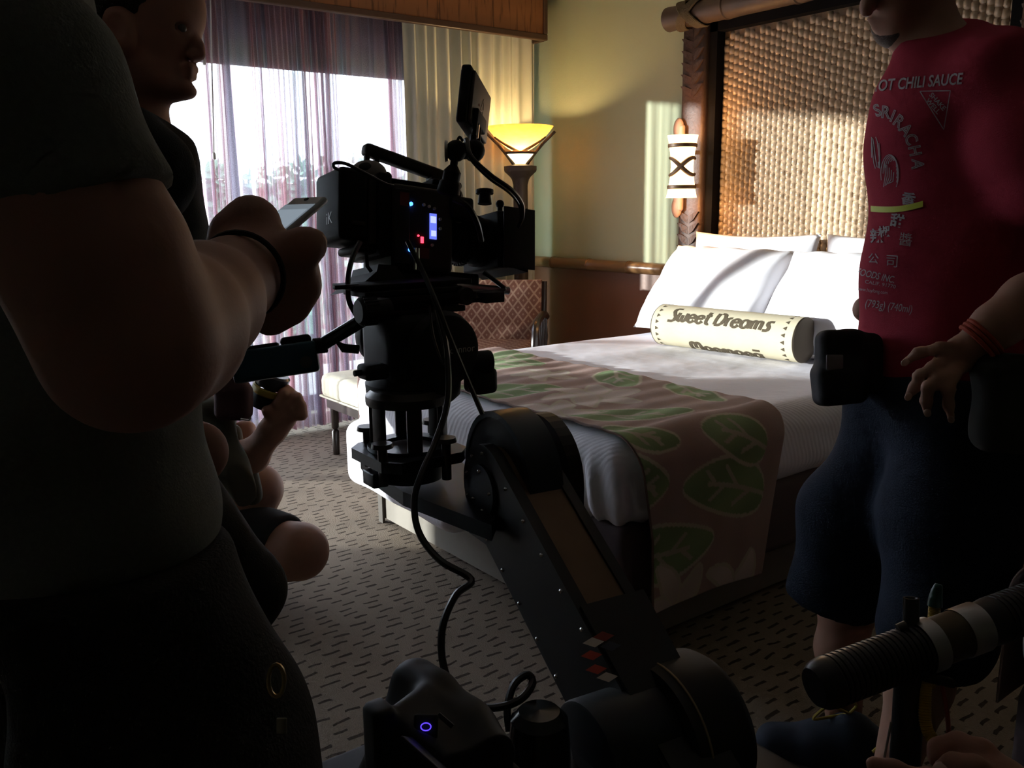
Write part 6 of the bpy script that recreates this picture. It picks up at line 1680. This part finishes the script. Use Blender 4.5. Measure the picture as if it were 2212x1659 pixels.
# ================================================================== PUSH BAR WITH GRIPS, front right
M_foam = mat('ribbed_grip', (.013, .013, .014), .35)
u0, u1 = at(1765, 1483, .93), at(2300, 1283, 1.02)
ux = (u1 - u0).normalized(); UL = (u1 - u0).length
ub = thing('push_bar', u0 + ux * .2, 'horizontal push bar with black ribbed grips and chrome collars at the lower right', 'push bar')
def grip(s0, s1, r, name='ribbed_grip', closed=True):
    pr = [(0, s0), (r * .75, s0 + .001), (r * .93, s0 + .008), (r, s0 + .018)] if closed else [(r * .9, s0)]
    s = s0 + .02
    while s < s1 - .004:
        pr += [(r, s), (r, s + .0035), (r * .95, s + .0045), (r * .95, s + .006)]; s += .0066
    pr += [(r, s1), (0, s1)]
    return MB().lathe(u0, ux, pr, 28).build(name, M_foam, ub)
def sx_(px): 
    best = min(range(400), key=lambda i: abs(((lambda p: (W / 2 + FPX * (p - CAMPOS).dot(RT) / (p - CAMPOS).dot(FW)))(u0 + ux * (UL * i / 399))) - px)); return UL * best / 399
sA, sB, sC = sx_(1985), sx_(2015), sx_(2100)
grip(-.005, sA, .0275)
MB().lathe(u0, ux, [(.0, sA), (.029, sA), (.0295, sA + .002), (.0295, sB), (.028, sB + .001)], 32).build('chrome_collar', M_stl, ub)
MB().lathe(u0, ux, [(.0265, sB), (.0265, sC - .012)], 32).build('sleeve_tube', mat('dull_bronze_tube', (.12, .10, .07), .35, .8), ub)
MB().lathe(u0, ux, [(.0275, sC - .02), (.028, sC - .018), (.028, sC + .008), (0, sC + .009)], 32).build('chrome_collar', M_stl, ub)
grip(sC + .009, UL, .027, closed=False)
t0 = at(1968, 1362, .97)
MB().lathe(t0, UP, [(.0085, 0), (.0085, .036), (.0065, .036), (.0055, .034), (.0055, 0)], 20).build('socket_tube', M_rs, ub)
MB().box(at(1985, 1368, .975), (.045, .02, .008), (ux, FW, UP), .003).cyl(at(1940, 1360, .96), at(1958, 1352, .96), .006).build('clamp_bracket', M_rs, ub)
MB().cyl(at(1968, 1420, .965), at(1950, 1720, .97), .016, n=16).build('upright_post', mat('post_dark', (.02, .02, .022), .4, .3), ub)
MB().tube([at(1925, 1560, .94), at(1908, 1650, .93), at(1900, 1700, .93)], .0012, 6).build('bright_wire', M_stl, ub)
pfoot = at(1950, 1720, .97)
MB().cyl((pfoot.x, pfoot.y, .25), pfoot, .016, n=14).box2((pfoot.x - .06, pfoot.y - .05, .0), (pfoot.x + .10, pfoot.y + .12, .25), .01).build('post_foot', M_arm, ub)
M_yel = mat('yellow_hose', (.42, .27, .02), .45)
hs_ = thing('yellow_hose', at(2000, 1500, .955), 'yellow ribbed hose with green sleeve tied behind the push bar', 'hose')
def ribbed(pts, r, name, m):
    P = spline([at(*p) for p in pts], 26); return MB().tube(P, [r * (1.0 if i % 3 else .88) for i in range(len(P))], 12).build(name, m, hs_)
ribbed([(2012, 1478, .96), (2001, 1470, .955), (1998, 1510, .95), (1999, 1560, .945), (2010, 1590, .94), (2030, 1612, .93), (2060, 1640, .92)], .0066, 'hose', M_yel)
ribbed([(2014, 1365, 1.03), (2017, 1335, 1.03), (2019, 1308, 1.03)], .0068, 'hose', M_yel)
MB().tube(spline([at(2019, 1310, 1.03), at(2022, 1285, 1.03), at(2028, 1262, 1.03)], 6), [.0085, .0085, .0082, .008, .0078, .0075, .007, .0068, .0066, .006, .0055, .005, .004], 12).build('green_sleeve', mat('green_sleeve', (.02, .09, .075), .35), hs_)
MB().box(at(2025, 1468, .95), (.036, .012, .010), ((RT * .96 - UP * .22).normalized(), FW, UP), .003).build('cable_tie', M_blk2, hs_)
MB().tube(spline([at(2035, 1480, .955), at(2046, 1540, .95), at(2050, 1600, .94)], 6), .0025, 8).build('red_wire', mat('red_wire', (.22, .03, .02), .5), hs_)

# ------------------------------------------------------------------ hand at the bottom right corner
pe = at(2120, 1720, .84)
E_ = thing('person', pe, 'hand reaching in at the bottom right corner holding the yellow hose', 'person', 'film crew')
S = SDF.around([at(1880, 1640, .88), at(2330, 1850, .7)], .05, .004, .05)
S.ell(at(2130, 1712, .85), (.042, .03, .036), (RT, FW, UP), .02)
S.chain([at(2160, 1735, .84), at(2250, 1800, .80), at(2420, 1900, .74)], [.036, .034, .044], .02)
finger(S, [(2165, 1672, .85), (2120, 1625, .86), (2070, 1608, .875), (2030, 1618, .88), (2022, 1638, .875)], .0125, .0088, .006)
finger(S, [(2150, 1690, .83), (2105, 1660, .83), (2062, 1652, .84), (2035, 1662, .845)], .012, .0086, .006)
finger(S, [(2120, 1715, .83), (2075, 1700, .83), (2035, 1700, .84)], .012, .0086, .006)
finger(S, [(2100, 1735, .83), (2060, 1730, .83), (2030, 1735, .84)], .011, .008, .006)
finger(S, [(2110, 1720, .87), (2010, 1690, .90), (1930, 1668, .915), (1888, 1652, .92)], .013, .0088, .008)
S.build('body', M_skin2, E_, 1)
nail(at(2031, 1660, .838), at(2035, 1662, .845) - at(2062, 1652, .84), UP * .8 - FW * .6, .0068, M_nail, E_)
